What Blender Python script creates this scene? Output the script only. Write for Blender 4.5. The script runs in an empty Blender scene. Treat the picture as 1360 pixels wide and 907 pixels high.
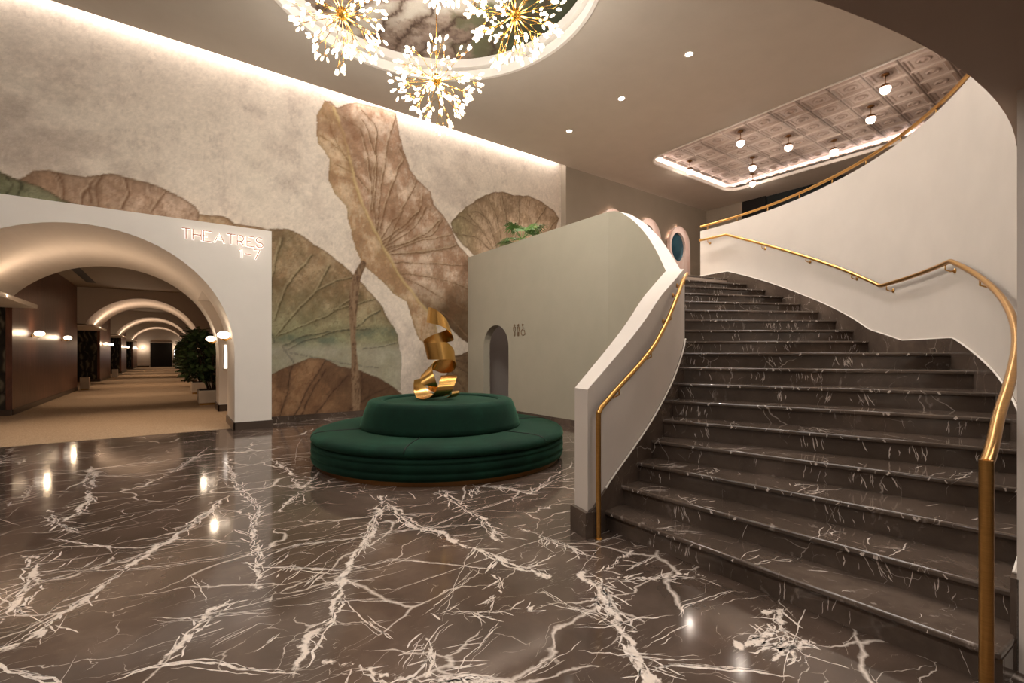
import bpy, bmesh, math, random
import numpy as np
from mathutils import Vector, Matrix
PI = math.pi
SC = bpy.context.scene
COL = SC.collection
RND = random.Random(7)

# outlines of the mural leaves (u, height) and of the broad floor veins (width, jagged, points), metres
leaf1=[(2.57,6.58),(2.69,6.62),(2.81,6.53),(3.19,6.79),(3.45,6.81),(3.76,6.82),(4.11,6.82),(4.18,6.5),(4.27,6.12),(4.47,5.61),(4.62,5.42),(4.97,5.21),(5.08,4.9),(5.35,4.66),(5.56,4.41),(5.71,4.04),(6.07,3.75),(6.29,3.46),(6.32,2.89),(6.59,2.46),(6.51,1.69),(6.21,1.46),(5.85,1.68),(5.47,1.97),(5.1,2.26),(5.16,1.78),(5.1,1.63),(4.84,1.54),(4.65,1.71),(4.52,2.06),(4.37,2.51),(4.04,2.71),(3.64,3.07),(3.36,3.28),(3.2,3.61),(3.07,4.07),(3.06,4.05),(2.98,4.5),(2.73,4.71),(2.65,4.9),(2.65,5.4),(2.43,5.63),(2.38,5.86),(2.41,6.24)]
mid1=[(2.75,6.51),(2.98,5.86),(3.19,5.1),(3.36,4.58),(3.58,4.18),(3.76,3.85),(3.87,3.65),(4.22,3.12),(4.65,2.59),(5.03,2.2),(5.16,1.81)]
lobe1=[(2.75,6.51),(2.98,5.86),(3.19,5.1),(3.36,4.58),(3.58,4.18),(3.76,3.85),(3.87,3.65),(4.22,3.12),(4.65,2.59),(5.03,2.2),(5.16,1.81),(5.1,1.63),(4.84,1.54),(4.65,1.71),(4.52,2.06),(4.37,2.51),(4.04,2.71),(3.64,3.07),(3.36,3.28),(3.2,3.61),(3.07,4.07),(3.06,4.05),(2.98,4.5),(2.73,4.71),(2.65,4.9),(2.65,5.4),(2.43,5.63),(2.38,5.86),(2.41,6.24),(2.57,6.58)]
v1=[[(3.69,3.98),(3.58,4.84),(3.65,5.64),(3.65,6.3),(3.32,6.64)],[(3.69,4.02),(3.76,4.87),(3.94,6.12),(4.13,6.8)],[(3.74,4.03),(3.9,4.68),(4.13,5.4),(4.3,5.76),(4.23,6.01)],[(3.76,3.85),(3.99,4.29),(4.23,4.56),(4.62,5.35)],[(3.8,3.77),(4.13,4.04),(4.52,4.42),(4.74,4.79),(4.77,5.03)],[(3.85,3.73),(4.47,4.19),(4.72,4.51),(4.87,4.79)],[(3.9,3.65),(4.52,3.96),(5.03,4.2),(5.29,4.55)],[(3.94,3.61),(4.72,3.99),(5.56,4.26)],[(3.99,3.57),(4.97,3.79),(5.73,4.01)],[(3.56,4.44),(3.53,5.27),(3.36,6.09),(3.1,6.28),(2.81,6.4)],[(3.6,4.49),(3.67,5.52),(3.49,6.17),(3.32,6.42)],[(3.49,4.91),(3.19,5.19),(2.81,5.31)],[(3.19,5.23),(2.89,5.63),(2.45,5.84)],[(3.17,5.27),(2.81,5.77),(2.61,6.22),(2.53,6.32)],[(3.98,3.58),(4.84,3.74),(5.71,4.01)],[(4.04,3.42),(5.16,3.49),(5.92,3.54)],[(4.22,3.18),(5.16,3.13),(6.29,2.92)],[(4.28,3.1),(5.3,2.69),(6.29,2.32)],[(4.65,2.64),(5.57,2.16),(6.21,1.56)],[(3.87,3.7),(4.1,4.24),(4.28,4.61)],[(3.75,3.8),(4.28,4.27),(4.71,4.69)],[(3.92,3.71),(4.65,4.04),(5.23,4.54)]]
leaf2=[(1.18,3.7),(1.61,3.79),(1.87,3.83),(2.1,3.74),(2.39,3.56),(2.68,3.41),(2.94,3.26),(3.15,3.07),(3.36,2.88),(3.58,2.62),(3.81,2.36),(3.98,2.09),(4.16,1.76),(4.25,1.31),(4.25,0.85),(4.22,0.51),(2.84,0.68),(1.18,0.75)]
v2=[[(1.61,1.99),(1.87,2.7),(2.1,3.04),(2.34,3.35)],[(1.52,2.09),(1.63,3.06),(1.78,3.62)],[(1.65,1.7),(2.01,2.16),(2.39,2.59),(2.54,2.91),(2.66,3.18)],[(2.41,2.61),(2.79,2.85),(3.15,2.99)],[(1.69,1.7),(2.54,2.08),(2.99,2.42),(3.31,2.63)],[(2.73,2.25),(3.25,2.41),(3.64,2.52)],[(1.78,1.51),(2.44,1.77),(3.1,1.87),(3.53,2.18),(3.75,2.28)],[(1.83,1.43),(2.84,1.83),(3.53,1.88)],[(1.63,1.56),(1.43,1.98),(1.26,2.64)],[(1.81,1.41),(2.34,1.26),(3.04,1.12),(3.69,1.03)],[(3.36,1.47),(3.81,1.5),(4.16,1.59)],[(1.78,1.48),(1.96,1.21),(2.01,1.01)]]
leaf3=[(1.18,0.79),(1.58,0.97),(1.92,1.11),(2.24,1.26),(2.58,1.23),(2.89,1.07),(3.31,0.99),(3.64,0.84),(3.98,0.66),(4.25,0.45),(4.52,-0.14),(4.77,-0.57),(1.18,-0.48)]
v3=[[(1.69,0.04),(1.83,0.52),(1.87,0.82),(1.94,1.09)],[(1.96,0.07),(2.2,0.55),(2.44,0.95),(2.58,1.21)],[(2.34,0.04),(2.68,0.48),(3.04,0.88)],[(2.58,1.0),(2.24,0.4),(2.1,0.06)],[(3.1,0.14),(3.53,0.43),(4.04,0.63)],[(3.25,0.23),(3.36,0.66),(3.31,0.96)]]
stem=[(3.37,3.3),(3.24,3.02),(3.17,2.65),(3.14,2.0),(3.17,1.2),(3.2,0.67),(3.22,-0.19)]
leaf4=[(5.51,4.54),(5.73,4.83),(5.96,5.04),(6.19,5.21),(6.49,5.42),(6.8,5.56),(7.05,5.64),(7.31,5.59),(7.58,5.64),(7.92,5.71),(8.42,5.64),(8.87,5.44),(9.06,5.24),(8.94,4.94),(8.64,4.44),(7.99,3.8),(7.12,3.33),(6.55,3.38),(6.13,3.84),(5.79,4.09),(5.59,4.31)]
v4=[[(6.99,3.74),(6.37,4.23),(5.62,4.32)],[(6.99,3.79),(6.37,4.53),(5.9,4.91)],[(6.99,3.84),(6.74,4.44),(6.37,5.04)],[(7.05,3.9),(6.93,4.72),(6.61,5.34)],[(7.12,3.91),(7.18,4.77),(7.05,5.53)],[(7.18,3.92),(7.58,4.78),(7.61,5.65)],[(7.25,3.88),(7.99,4.73),(8.57,5.5)],[(7.31,3.83),(8.2,4.38),(9.02,5.24)],[(6.74,4.64),(6.37,4.94),(6.13,4.95)],[(6.25,4.56),(5.79,4.74),(5.56,4.6)]]
leaf5=[(6.36,1.94),(6.21,1.46),(5.85,1.34),(5.57,1.3),(5.47,1.06),(5.3,0.7),(5.1,0.23),(5.16,-0.37),(7.06,-0.8),(7.3,1.17)]
v5=[[(5.43,1.18),(5.85,0.93),(6.36,0.54)],[(5.5,1.24),(5.99,1.12),(6.44,0.92)],[(5.4,1.06),(5.71,0.69),(6.07,0.18)],[(5.57,1.27),(5.99,1.3),(6.51,1.3)],[(5.33,0.88),(5.5,0.45),(5.64,-0.04)]]
leaf6=[(-1.87,4.0),(-1.71,4.15),(-1.55,4.21),(-1.38,4.21),(-1.13,4.19),(-1.01,4.24),(-0.88,4.29),(-0.72,4.3),(-0.56,4.28),(-0.36,4.27),(-0.16,4.24),(0.04,4.17),(0.26,4.04),(0.35,3.99),(0.41,3.9),(0.38,3.54),(-1.93,3.18)]
v6=[[(-1.52,4.19),(-1.43,4.05),(-1.38,3.83)],[(-1.45,4.18),(-1.38,4.0),(-1.36,3.73)],[(-0.94,4.26),(-1.03,4.07),(-1.06,3.79)],[(-0.9,4.27),(-0.99,4.01),(-0.98,3.74)],[(-0.05,4.19),(-0.19,3.96),(-0.28,3.76)],[(-0.61,4.25),(-0.59,3.99),(-0.64,3.77)],[(-1.03,4.03),(-1.13,3.88),(-1.16,3.71)]]
leaf7=[(0.19,3.51),(0.26,3.84),(0.51,3.86),(0.77,3.89),(0.87,3.86),(0.95,3.78),(1.17,3.78),(1.42,3.78),(1.64,3.77),(1.99,3.7),(1.99,3.37),(0.19,3.14)]
v7=[[(0.77,3.88),(0.88,3.84),(0.95,3.76)]]
leaf8=[(-2.4,4.05),(-2.19,4.12),(-2.06,4.07),(-1.93,4.0),(-1.84,3.99),(-1.73,3.95),(-1.55,3.88),(-1.38,3.8),(-1.21,3.75),(-1.06,3.62),(-2.48,3.28)]
v8=[[(-2.06,4.05),(-1.84,3.98),(-1.55,3.87),(-1.22,3.74)],[(-1.91,3.99),(-1.84,3.9),(-1.89,3.73)],[(-2.02,4.02),(-1.95,3.87),(-2.0,3.74)]]
FLOOR_VEINS=[(0.028,1,[(0.43,5.16),(0.25,4.69),(0.1,4.38),(-0.02,4.17),(-0.14,3.98),(-0.24,3.72),(-0.29,3.55),(-0.36,3.43),(-0.44,3.31),(-0.5,3.16),(-0.57,3.11),(-0.62,3.06)]),(0.012,0,[(-0.75,4.75),(-0.52,4.48),(-0.35,4.25),(-0.15,4.09),(0.03,4.15),(0.23,3.99),(0.44,3.78)]),(0.008,0,[(-0.67,4.03),(-0.26,3.78),(-0.07,3.69),(0.27,3.6),(0.43,3.67)]),(0.03,1,[(-0.77,4.44),(-0.67,4.03),(-0.64,3.65),(-0.67,3.54),(-0.69,3.4)]),(0.02,0,[(-0.65,3.02),(-0.6,2.92),(-0.49,2.76),(-0.34,2.6)]),(0.02,0,[(-0.22,2.51),(-0.12,2.52),(0.01,2.49),(0.14,2.41),(0.25,2.27),(0.43,2.1)]),(0.026,1,[(-0.04,2.52),(0.02,2.61),(0.09,2.77),(0.19,2.88),(0.28,2.94)]),(0.03,1,[(1.57,4.15),(1.29,3.64),(1.12,3.32),(0.95,3.05),(0.84,2.86),(0.74,2.64),(0.64,2.44),(0.57,2.39),(0.48,2.22),(0.44,2.12)]),(0.007,0,[(-0.09,3.0),(0.1,2.85),(0.42,2.69)]),(0.02,1,[(0.38,3.01),(0.44,3.22),(0.48,4.07),(0.6,4.52),(0.53,5.74),(0.57,7.18)]),(0.03,1,[(-0.74,7.25),(-0.61,5.77),(-0.67,5.12)]),(0.025,1,[(-0.87,5.59),(-0.69,4.99),(-0.57,4.76)]),(0.012,0,[(-1.22,7.44),(-0.81,6.99),(-0.31,6.49),(0.02,6.54),(0.48,8.16)]),(0.016,1,[(-0.42,5.84),(-0.25,6.0),(0.02,6.54),(0.25,7.41)]),(0.01,0,[(0.46,3.44),(0.69,3.54),(1.02,3.42)]),(0.016,0,[(0.44,3.31),(0.64,3.14),(0.87,2.93)]),(0.018,1,[(1.03,6.65),(1.09,5.91),(1.04,4.99),(1.36,5.56)]),(0.015,1,[(0.67,4.3),(0.87,4.59),(1.0,4.91)]),(0.013,0,[(0.5,3.26),(0.63,3.12),(0.8,2.93),(0.92,2.93),(1.17,2.91),(1.36,2.71),(1.54,2.5),(1.71,2.33)]),(0.011,0,[(1.71,2.33),(1.86,2.31),(2.08,2.34)]),(0.028,1,[(1.59,4.23),(1.55,3.75),(1.52,3.43),(1.57,3.27),(1.65,3.12),(1.65,2.89),(1.7,2.67),(1.74,2.51),(1.73,2.36),(1.83,2.26),(1.84,2.12)]),(0.012,0,[(0.54,3.48),(0.75,3.51),(1.03,3.42),(1.29,3.37),(1.58,3.28),(1.92,3.13),(2.09,3.06)]),(0.014,1,[(2.09,3.06),(2.14,2.89),(2.2,2.68),(2.2,2.54),(2.23,2.36),(2.21,2.17)]),(0.02,1,[(2.13,4.19),(2.06,3.62),(2.04,3.24),(1.95,2.96),(1.91,2.72)]),(0.018,1,[(2.1,3.59),(2.53,4.02),(2.7,3.78),(2.76,3.52),(3.1,3.66),(3.55,3.7)]),(0.01,0,[(1.57,3.27),(1.93,3.39),(2.39,3.46),(2.76,3.52)]),(0.007,0,[(0.43,2.75),(0.56,2.67),(0.7,2.62),(0.8,2.55),(0.93,2.44),(1.12,2.29)]),(0.009,0,[(0.75,2.63),(0.77,2.45),(0.8,2.25),(0.84,2.09)]),(0.011,1,[(1.05,2.2),(1.16,2.14),(1.32,2.03),(1.5,1.93),(1.57,1.92)]),(0.018,1,[(0.98,2.09),(0.96,1.98),(0.91,1.86),(0.87,1.78)]),(0.007,0,[(1.12,2.08),(1.02,2.03),(0.87,1.89)]),(0.03,1,[(0.58,2.1),(0.64,2.03),(0.68,1.91),(0.76,1.84),(0.84,1.78),(0.92,1.7),(1.04,1.6),(1.11,1.52)]),(0.03,1,[(2.05,2.06),(2.01,1.93),(1.9,1.77),(1.83,1.63)]),(0.034,1,[(2.03,2.05),(1.99,1.9),(1.88,1.73),(1.84,1.61),(1.76,1.49),(1.69,1.4),(1.65,1.31),(1.61,1.24),(1.55,1.18)]),(0.016,1,[(2.05,1.92),(2.25,1.81),(2.46,1.68),(2.59,1.58)]),(0.016,1,[(2.07,2.0),(2.23,2.0),(2.5,2.07)]),(0.012,0,[(2.26,1.91),(2.48,1.93),(2.62,1.93)]),(0.01,0,[(1.59,1.67),(1.74,1.57),(1.91,1.53),(2.08,1.45)]),(0.01,0,[(1.62,1.92),(1.69,1.79),(1.76,1.7),(1.77,1.57)]),(0.01,0,[(1.48,1.53),(1.59,1.42),(1.68,1.32),(1.79,1.22),(1.89,1.16)]),(0.016,0,[(1.61,1.24),(1.71,1.23),(1.8,1.16),(1.88,1.08),(1.99,0.98),(2.08,0.87)]),(0.02,1,[(2.49,1.19),(2.57,1.13),(2.43,1.09),(2.32,1.01),(2.16,1.01)]),(0.03,1,[(2.08,1.03),(2.21,0.99),(2.34,0.94),(2.4,0.93)]),(0.025,1,[(2.1,1.12),(2.26,1.1),(2.41,1.13)]),(0.016,1,[(2.15,0.92),(2.29,0.91)]),(0.007,0,[(1.74,1.36),(1.9,1.37),(2.09,1.35)]),(0.008,0,[(2.09,1.42),(2.21,1.47),(2.35,1.44),(2.58,1.4)]),(0.006,0,[(0.92,1.7),(1.03,1.77),(1.15,1.82),(1.32,1.92)]),(0.006,0,[(0.79,1.87),(0.87,1.96),(0.97,2.04)]),(0.006,0,[(1.14,1.54),(1.3,1.53),(1.55,1.57)]),(0.006,0,[(1.7,2.05),(1.71,1.84),(1.73,1.65),(1.75,1.53)]),(0.006,0,[(1.03,2.19),(1.25,2.31),(1.47,2.4),(1.58,2.49)]),(0.012,1,[(1.6,2.35),(1.52,2.18),(1.36,2.09)]),(0.006,0,[(0.09,3.43),(0.13,3.2),(0.16,2.98)]),(0.006,0,[(0.14,2.53),(0.35,2.61),(0.42,2.56)]),(0.008,0,[(0.3,2.37),(0.36,2.41),(0.42,2.46)]),(0.01,0,[(-0.76,3.7),(-0.64,3.84),(-0.47,3.89)]),(0.008,0,[(-0.5,3.23),(-0.65,3.49),(-0.84,3.91)]),(0.008,1,[(-1.19,5.82),(-1.1,6.13),(-1.17,6.98)]),(0.01,1,[(-1.69,8.27),(-1.74,8.86),(-1.9,10.15)]),(0.009,0,[(-1.5,7.36),(-1.28,7.64),(-0.89,7.27)])]

# ---------------------------------------------------------------- helpers
def s2l(c):
    return tuple((x/12.92 if x <= .04045 else ((x+.055)/1.055)**2.4) for x in c)
def rgb(r, g, b):
    return s2l((r/255., g/255., b/255.)) + (1.,)

def tag(o, label=None, cat=None, group=None, kind=None):
    if label: o['label'] = label
    if cat: o['category'] = cat
    if group: o['group'] = group
    if kind: o['kind'] = kind
    return o

def empty(name, loc, label, cat, group=None, rz=0.):
    o = bpy.data.objects.new(name, None)
    o.empty_display_size = .1
    COL.objects.link(o)
    o.location = loc
    o.rotation_euler = (0, 0, rz)
    return tag(o, label, cat, group)

def mk(name, V, F, mat, root=None, smooth=False, local=False):
    """one mesh object; V in world coordinates unless local"""
    me = bpy.data.meshes.new(name)
    off = Vector((0, 0, 0))
    r = root
    if root is not None and not local:
        while r is not None:
            off += Vector(r.location); r = r.parent
    me.from_pydata([tuple(Vector(v)-off) for v in V], [], F)
    me.validate()
    bm = bmesh.new(); bm.from_mesh(me)
    bmesh.ops.recalc_face_normals(bm, faces=bm.faces)
    bm.to_mesh(me); bm.free()
    if smooth:
        me.polygons.foreach_set('use_smooth', [True]*len(me.polygons))
        if smooth == 'auto':
            me.set_sharp_from_angle(angle=math.radians(35))
    o = bpy.data.objects.new(name, me)
    COL.objects.link(o)
    if mat: me.materials.append(mat)
    if root is not None: o.parent = root
    return o

class MB:
    """collects shapes into one mesh"""
    def __init__(s): s.V = []; s.F = []
    def add(s, V, F):
        n = len(s.V); s.V += [tuple(v) for v in V]; s.F += [tuple(i+n for i in f) for f in F]
        return s
    def box(s, x0, x1, y0, y1, z0, z1):
        V = [(x, y, z) for z in (z0, z1) for y in (y0, y1) for x in (x0, x1)]
        return s.add(V, [(0,2,3,1),(4,5,7,6),(0,1,5,4),(2,6,7,3),(0,4,6,2),(1,3,7,5)])
    def tube(s, path, r, n=8, caps=True):
        P = [Vector(p) for p in path]
        rs = r if hasattr(r, '__len__') else [r]*len(P)
        V = []; F = []; up = None
        for i, p in enumerate(P):
            t = (P[min(i+1, len(P)-1)]-P[max(i-1, 0)])
            if t.length < 1e-9: t = Vector((0, 0, 1))
            t.normalize()
            if up is None:
                a = Vector((0, 0, 1)) if abs(t.z) < .9 else Vector((1, 0, 0))
                up = (a-t*a.dot(t)).normalized()
            else:
                up = (up-t*up.dot(t)).normalized()
            w = t.cross(up)
            for k in range(n):
                a = 2*PI*k/n
                V.append(p+(up*math.cos(a)+w*math.sin(a))*rs[i])
        for i in range(len(P)-1):
            for k in range(n):
                F.append((i*n+k, i*n+(k+1) % n, (i+1)*n+(k+1) % n, (i+1)*n+k))
        if caps:
            F.append(tuple(range(n-1, -1, -1))); F.append(tuple((len(P)-1)*n+k for k in range(n)))
        return s.add(V, F)
    def lathe(s, prof, c=(0, 0, 0), n=32, axis=None):
        """prof: (r, z) list; axis: optional direction Vector replacing +z"""
        M = Matrix.Identity(3)
        if axis is not None:
            M = Vector((0, 0, 1)).rotation_difference(Vector(axis).normalized()).to_matrix()
        V = []; F = []; idx = []
        for (r, z) in prof:
            if r < 1e-6:
                idx.append([len(V)]); V.append(M @ Vector((0, 0, z)))
            else:
                idx.append(list(range(len(V), len(V)+n)))
                V += [M @ Vector((r*math.cos(2*PI*k/n), r*math.sin(2*PI*k/n), z)) for k in range(n)]
        for a, b in zip(idx[:-1], idx[1:]):
            for k in range(n):
                k2 = (k+1) % n
                if len(a) == 1 and len(b) == 1: continue
                if len(a) == 1: F.append((a[0], b[k], b[k2]))
                elif len(b) == 1: F.append((a[k], a[k2], b[0]))
                else: F.append((a[k], a[k2], b[k2], b[k]))
        return s.add([v+Vector(c) for v in V], F)
    def prism(s, poly, z0, z1):
        """poly: (x, y) list, convex or simple"""
        n = len(poly)
        V = [(x, y, z0) for x, y in poly]+[(x, y, z1) for x, y in poly]
        F = [tuple(range(n-1, -1, -1)), tuple(range(n, 2*n))]
        F += [(i, (i+1) % n, n+(i+1) % n, n+i) for i in range(n)]
        return s.add(V, F)
    def loft(s, rings, closed=True, caps=True):
        n = len(rings[0]); V = [p for r in rings for p in r]; F = []
        for i in range(len(rings)-1):
            for k in range(n if closed else n-1):
                F.append((i*n+k, i*n+(k+1) % n, (i+1)*n+(k+1) % n, (i+1)*n+k))
        if caps and closed:
            F.append(tuple(range(n-1, -1, -1))); F.append(tuple((len(rings)-1)*n+k for k in range(n)))
        return s.add(V, F)
    def build(s, name, mat, root=None, smooth=False, local=False):
        return mk(name, s.V, s.F, mat, root, smooth, local)

def bevel(o, w, seg=2, angle=30):
    m = o.modifiers.new('Bevel', 'BEVEL'); m.width = w; m.segments = seg
    m.limit_method = 'ANGLE'; m.angle_limit = math.radians(angle)
    return o

def plate(name, loops, mp, t0, t1, mat, root=None):
    """flat plate with holes: loops in 2D, extruded from t0 to t1; mp(x, y, t) -> world"""
    cu = bpy.data.curves.new('tmp', 'CURVE'); cu.dimensions = '2D'; cu.fill_mode = 'BOTH'
    cu.extrude = .5
    for L in loops:
        sp = cu.splines.new('POLY'); sp.points.add(len(L)-1); sp.use_cyclic_u = True
        for p, q in zip(sp.points, L): p.co = (q[0], q[1], 0, 1)
    ob = bpy.data.objects.new('tmp', cu); COL.objects.link(ob)
    dg = bpy.context.evaluated_depsgraph_get(); dg.update()
    me = bpy.data.meshes.new_from_object(ob.evaluated_get(dg))
    V = [mp(v.co.x, v.co.y, t0+(t1-t0)*(v.co.z+.5)) for v in me.vertices]
    F = [tuple(p.vertices) for p in me.polygons]
    bpy.data.objects.remove(ob); bpy.data.curves.remove(cu); bpy.data.meshes.remove(me)
    o = mk(name, V, F, mat, root)
    bm = bmesh.new(); bm.from_mesh(o.data)
    bmesh.ops.remove_doubles(bm, verts=bm.verts, dist=1e-5)
    bmesh.ops.recalc_face_normals(bm, faces=bm.faces)
    bm.to_mesh(o.data); bm.free()
    return o
def on_v(x, y, t): return (x, t, y)       # plate standing along u: x = u, y = height, t = v
def on_u(x, y, t): return (t, x, y)       # plate standing along v
def flat(x, y, t): return (x, y, t)

def circ(cx, cy, r, n=72, a0=0., a1=2*PI):
    return [(cx+r*math.cos(a0+(a1-a0)*k/n), cy+r*math.sin(a0+(a1-a0)*k/n)) for k in range(n if a1-a0 >= 2*PI-1e-6 else n+1)]

def copy_tree(o, parent=None):
    c = o.copy(); COL.objects.link(c)
    if parent is not None:
        c.parent = parent; c.matrix_parent_inverse = o.matrix_parent_inverse
    for ch in KIDS(o): copy_tree(ch, c)
    return c
def KIDS(o):
    return [x for x in list(COL.objects) if x.parent is o]

def interp(x, knots):
    if x <= knots[0][0]: return knots[0][1]
    for (a, va), (b, vb) in zip(knots[:-1], knots[1:]):
        if x <= b: return va+(vb-va)*(x-a)/(b-a)
    return knots[-1][1]
def catmull(P, n=8):
    P = [np.array(p, float) for p in P]
    Q = [2*P[0]-P[1]]+P+[2*P[-1]-P[-2]]
    out = []
    for i in range(1, len(Q)-2):
        for k in range(n):
            t = k/n
            a, b, c, d = Q[i-1], Q[i], Q[i+1], Q[i+2]
            out.append(.5*((2*b)+(c-a)*t+(2*a-5*b+4*c-d)*t*t+(3*b-a-3*c+d)*t**3))
    out.append(Q[-2])
    return out

# ---------------------------------------------------------------- materials
def new_mat(name):
    m = bpy.data.materials.new(name); m.use_nodes = True
    nt = m.node_tree; nt.nodes.clear()
    out = nt.nodes.new('ShaderNodeOutputMaterial')
    b = nt.nodes.new('ShaderNodeBsdfPrincipled')
    nt.links.new(b.outputs[0], out.inputs[0])
    return m, nt, b
def nd(nt, t, **kw):
    n = nt.nodes.new(t)
    for k, v in kw.items():
        if k.startswith('i_'):
            n.inputs[k[2:].replace('_', ' ')].default_value = v
        else: setattr(n, k, v)
    return n
def coords(nt, scale=(1, 1, 1), loc=(0, 0, 0), rot=(0, 0, 0)):
    tc = nd(nt, 'ShaderNodeTexCoord'); mp = nd(nt, 'ShaderNodeMapping')
    nt.links.new(tc.outputs['Object'], mp.inputs[0])
    mp.inputs['Scale'].default_value = scale; mp.inputs['Location'].default_value = loc
    mp.inputs['Rotation'].default_value = rot
    return mp.outputs[0]
def ramp(nt, fac, stops, interp='LINEAR'):
    r = nd(nt, 'ShaderNodeValToRGB'); r.color_ramp.interpolation = interp
    el = r.color_ramp.elements
    while len(el) < len(stops): el.new(.5)
    for e, (p, c) in zip(el, stops):
        e.position = p; e.color = c if len(c) == 4 else tuple(c)+(1,)
    nt.links.new(fac, r.inputs[0])
    return r.outputs[0]
def mix(nt, fac, a, b, mode='MIX'):
    m = nd(nt, 'ShaderNodeMix'); m.data_type = 'RGBA'; m.blend_type = mode
    for sock, val in ((m.inputs[0], fac), (m.inputs[6], a), (m.inputs[7], b)):
        if hasattr(val, 'links'): nt.links.new(val, sock)
        else: sock.default_value = val
    return m.outputs[2]
def math_(nt, op, a, b=0., c=0., clamp=False):
    m = nd(nt, 'ShaderNodeMath'); m.operation = op; m.use_clamp = clamp
    for s_, v in zip(m.inputs, (a, b, c)):
        if hasattr(v, 'links'): nt.links.new(v, s_)
        else: s_.default_value = v
    return m.outputs[0]
def noise(nt, vec, scale, detail=4, rough=.55, out=0, dist=0.):
    n = nd(nt, 'ShaderNodeTexNoise')
    n.inputs['Scale'].default_value = scale; n.inputs['Detail'].default_value = detail
    n.inputs['Roughness'].default_value = rough; n.inputs['Distortion'].default_value = dist
    nt.links.new(vec, n.inputs['Vector'])
    return n.outputs[out]
def bump(nt, b, height, strength=.2, dist=.01):
    n = nd(nt, 'ShaderNodeBump'); n.inputs['Strength'].default_value = strength
    n.inputs['Distance'].default_value = dist
    nt.links.new(height, n.inputs['Height']); nt.links.new(n.outputs[0], b.inputs['Normal'])

def paint(name, col, rough=.6, var=.05, spec=.3):
    m, nt, b = new_mat(name)
    c = coords(nt)
    f = noise(nt, c, 2.5, 5)
    d = tuple(x*(1-var) for x in col[:3])+(1,); e = tuple(min(1, x*(1+var)) for x in col[:3])+(1,)
    nt.links.new(ramp(nt, f, [(.3, d), (.7, e)]), b.inputs['Base Color'])
    b.inputs['Roughness'].default_value = rough
    b.inputs['Specular IOR Level'].default_value = spec
    bump(nt, b, noise(nt, c, 90, 3), .05, .002)
    return m
def metal(name, col, rough=.28, scale=(3, 3, 120)):
    m, nt, b = new_mat(name)
    c = coords(nt, scale)
    f = noise(nt, c, 4, 3)
    nt.links.new(ramp(nt, f, [(.35, tuple(x*.86 for x in col[:3])+(1,)), (.65, col)]), b.inputs['Base Color'])
    b.inputs['Metallic'].default_value = 1.; b.inputs['Roughness'].default_value = rough
    return m
def glow(name, col, strength, sampling=None):
    m, nt, b = new_mat(name)
    b.inputs['Base Color'].default_value = col
    b.inputs['Emission Color'].default_value = col
    b.inputs['Emission Strength'].default_value = strength
    if sampling: m.cycles.emission_sampling = sampling
    return m

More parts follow.
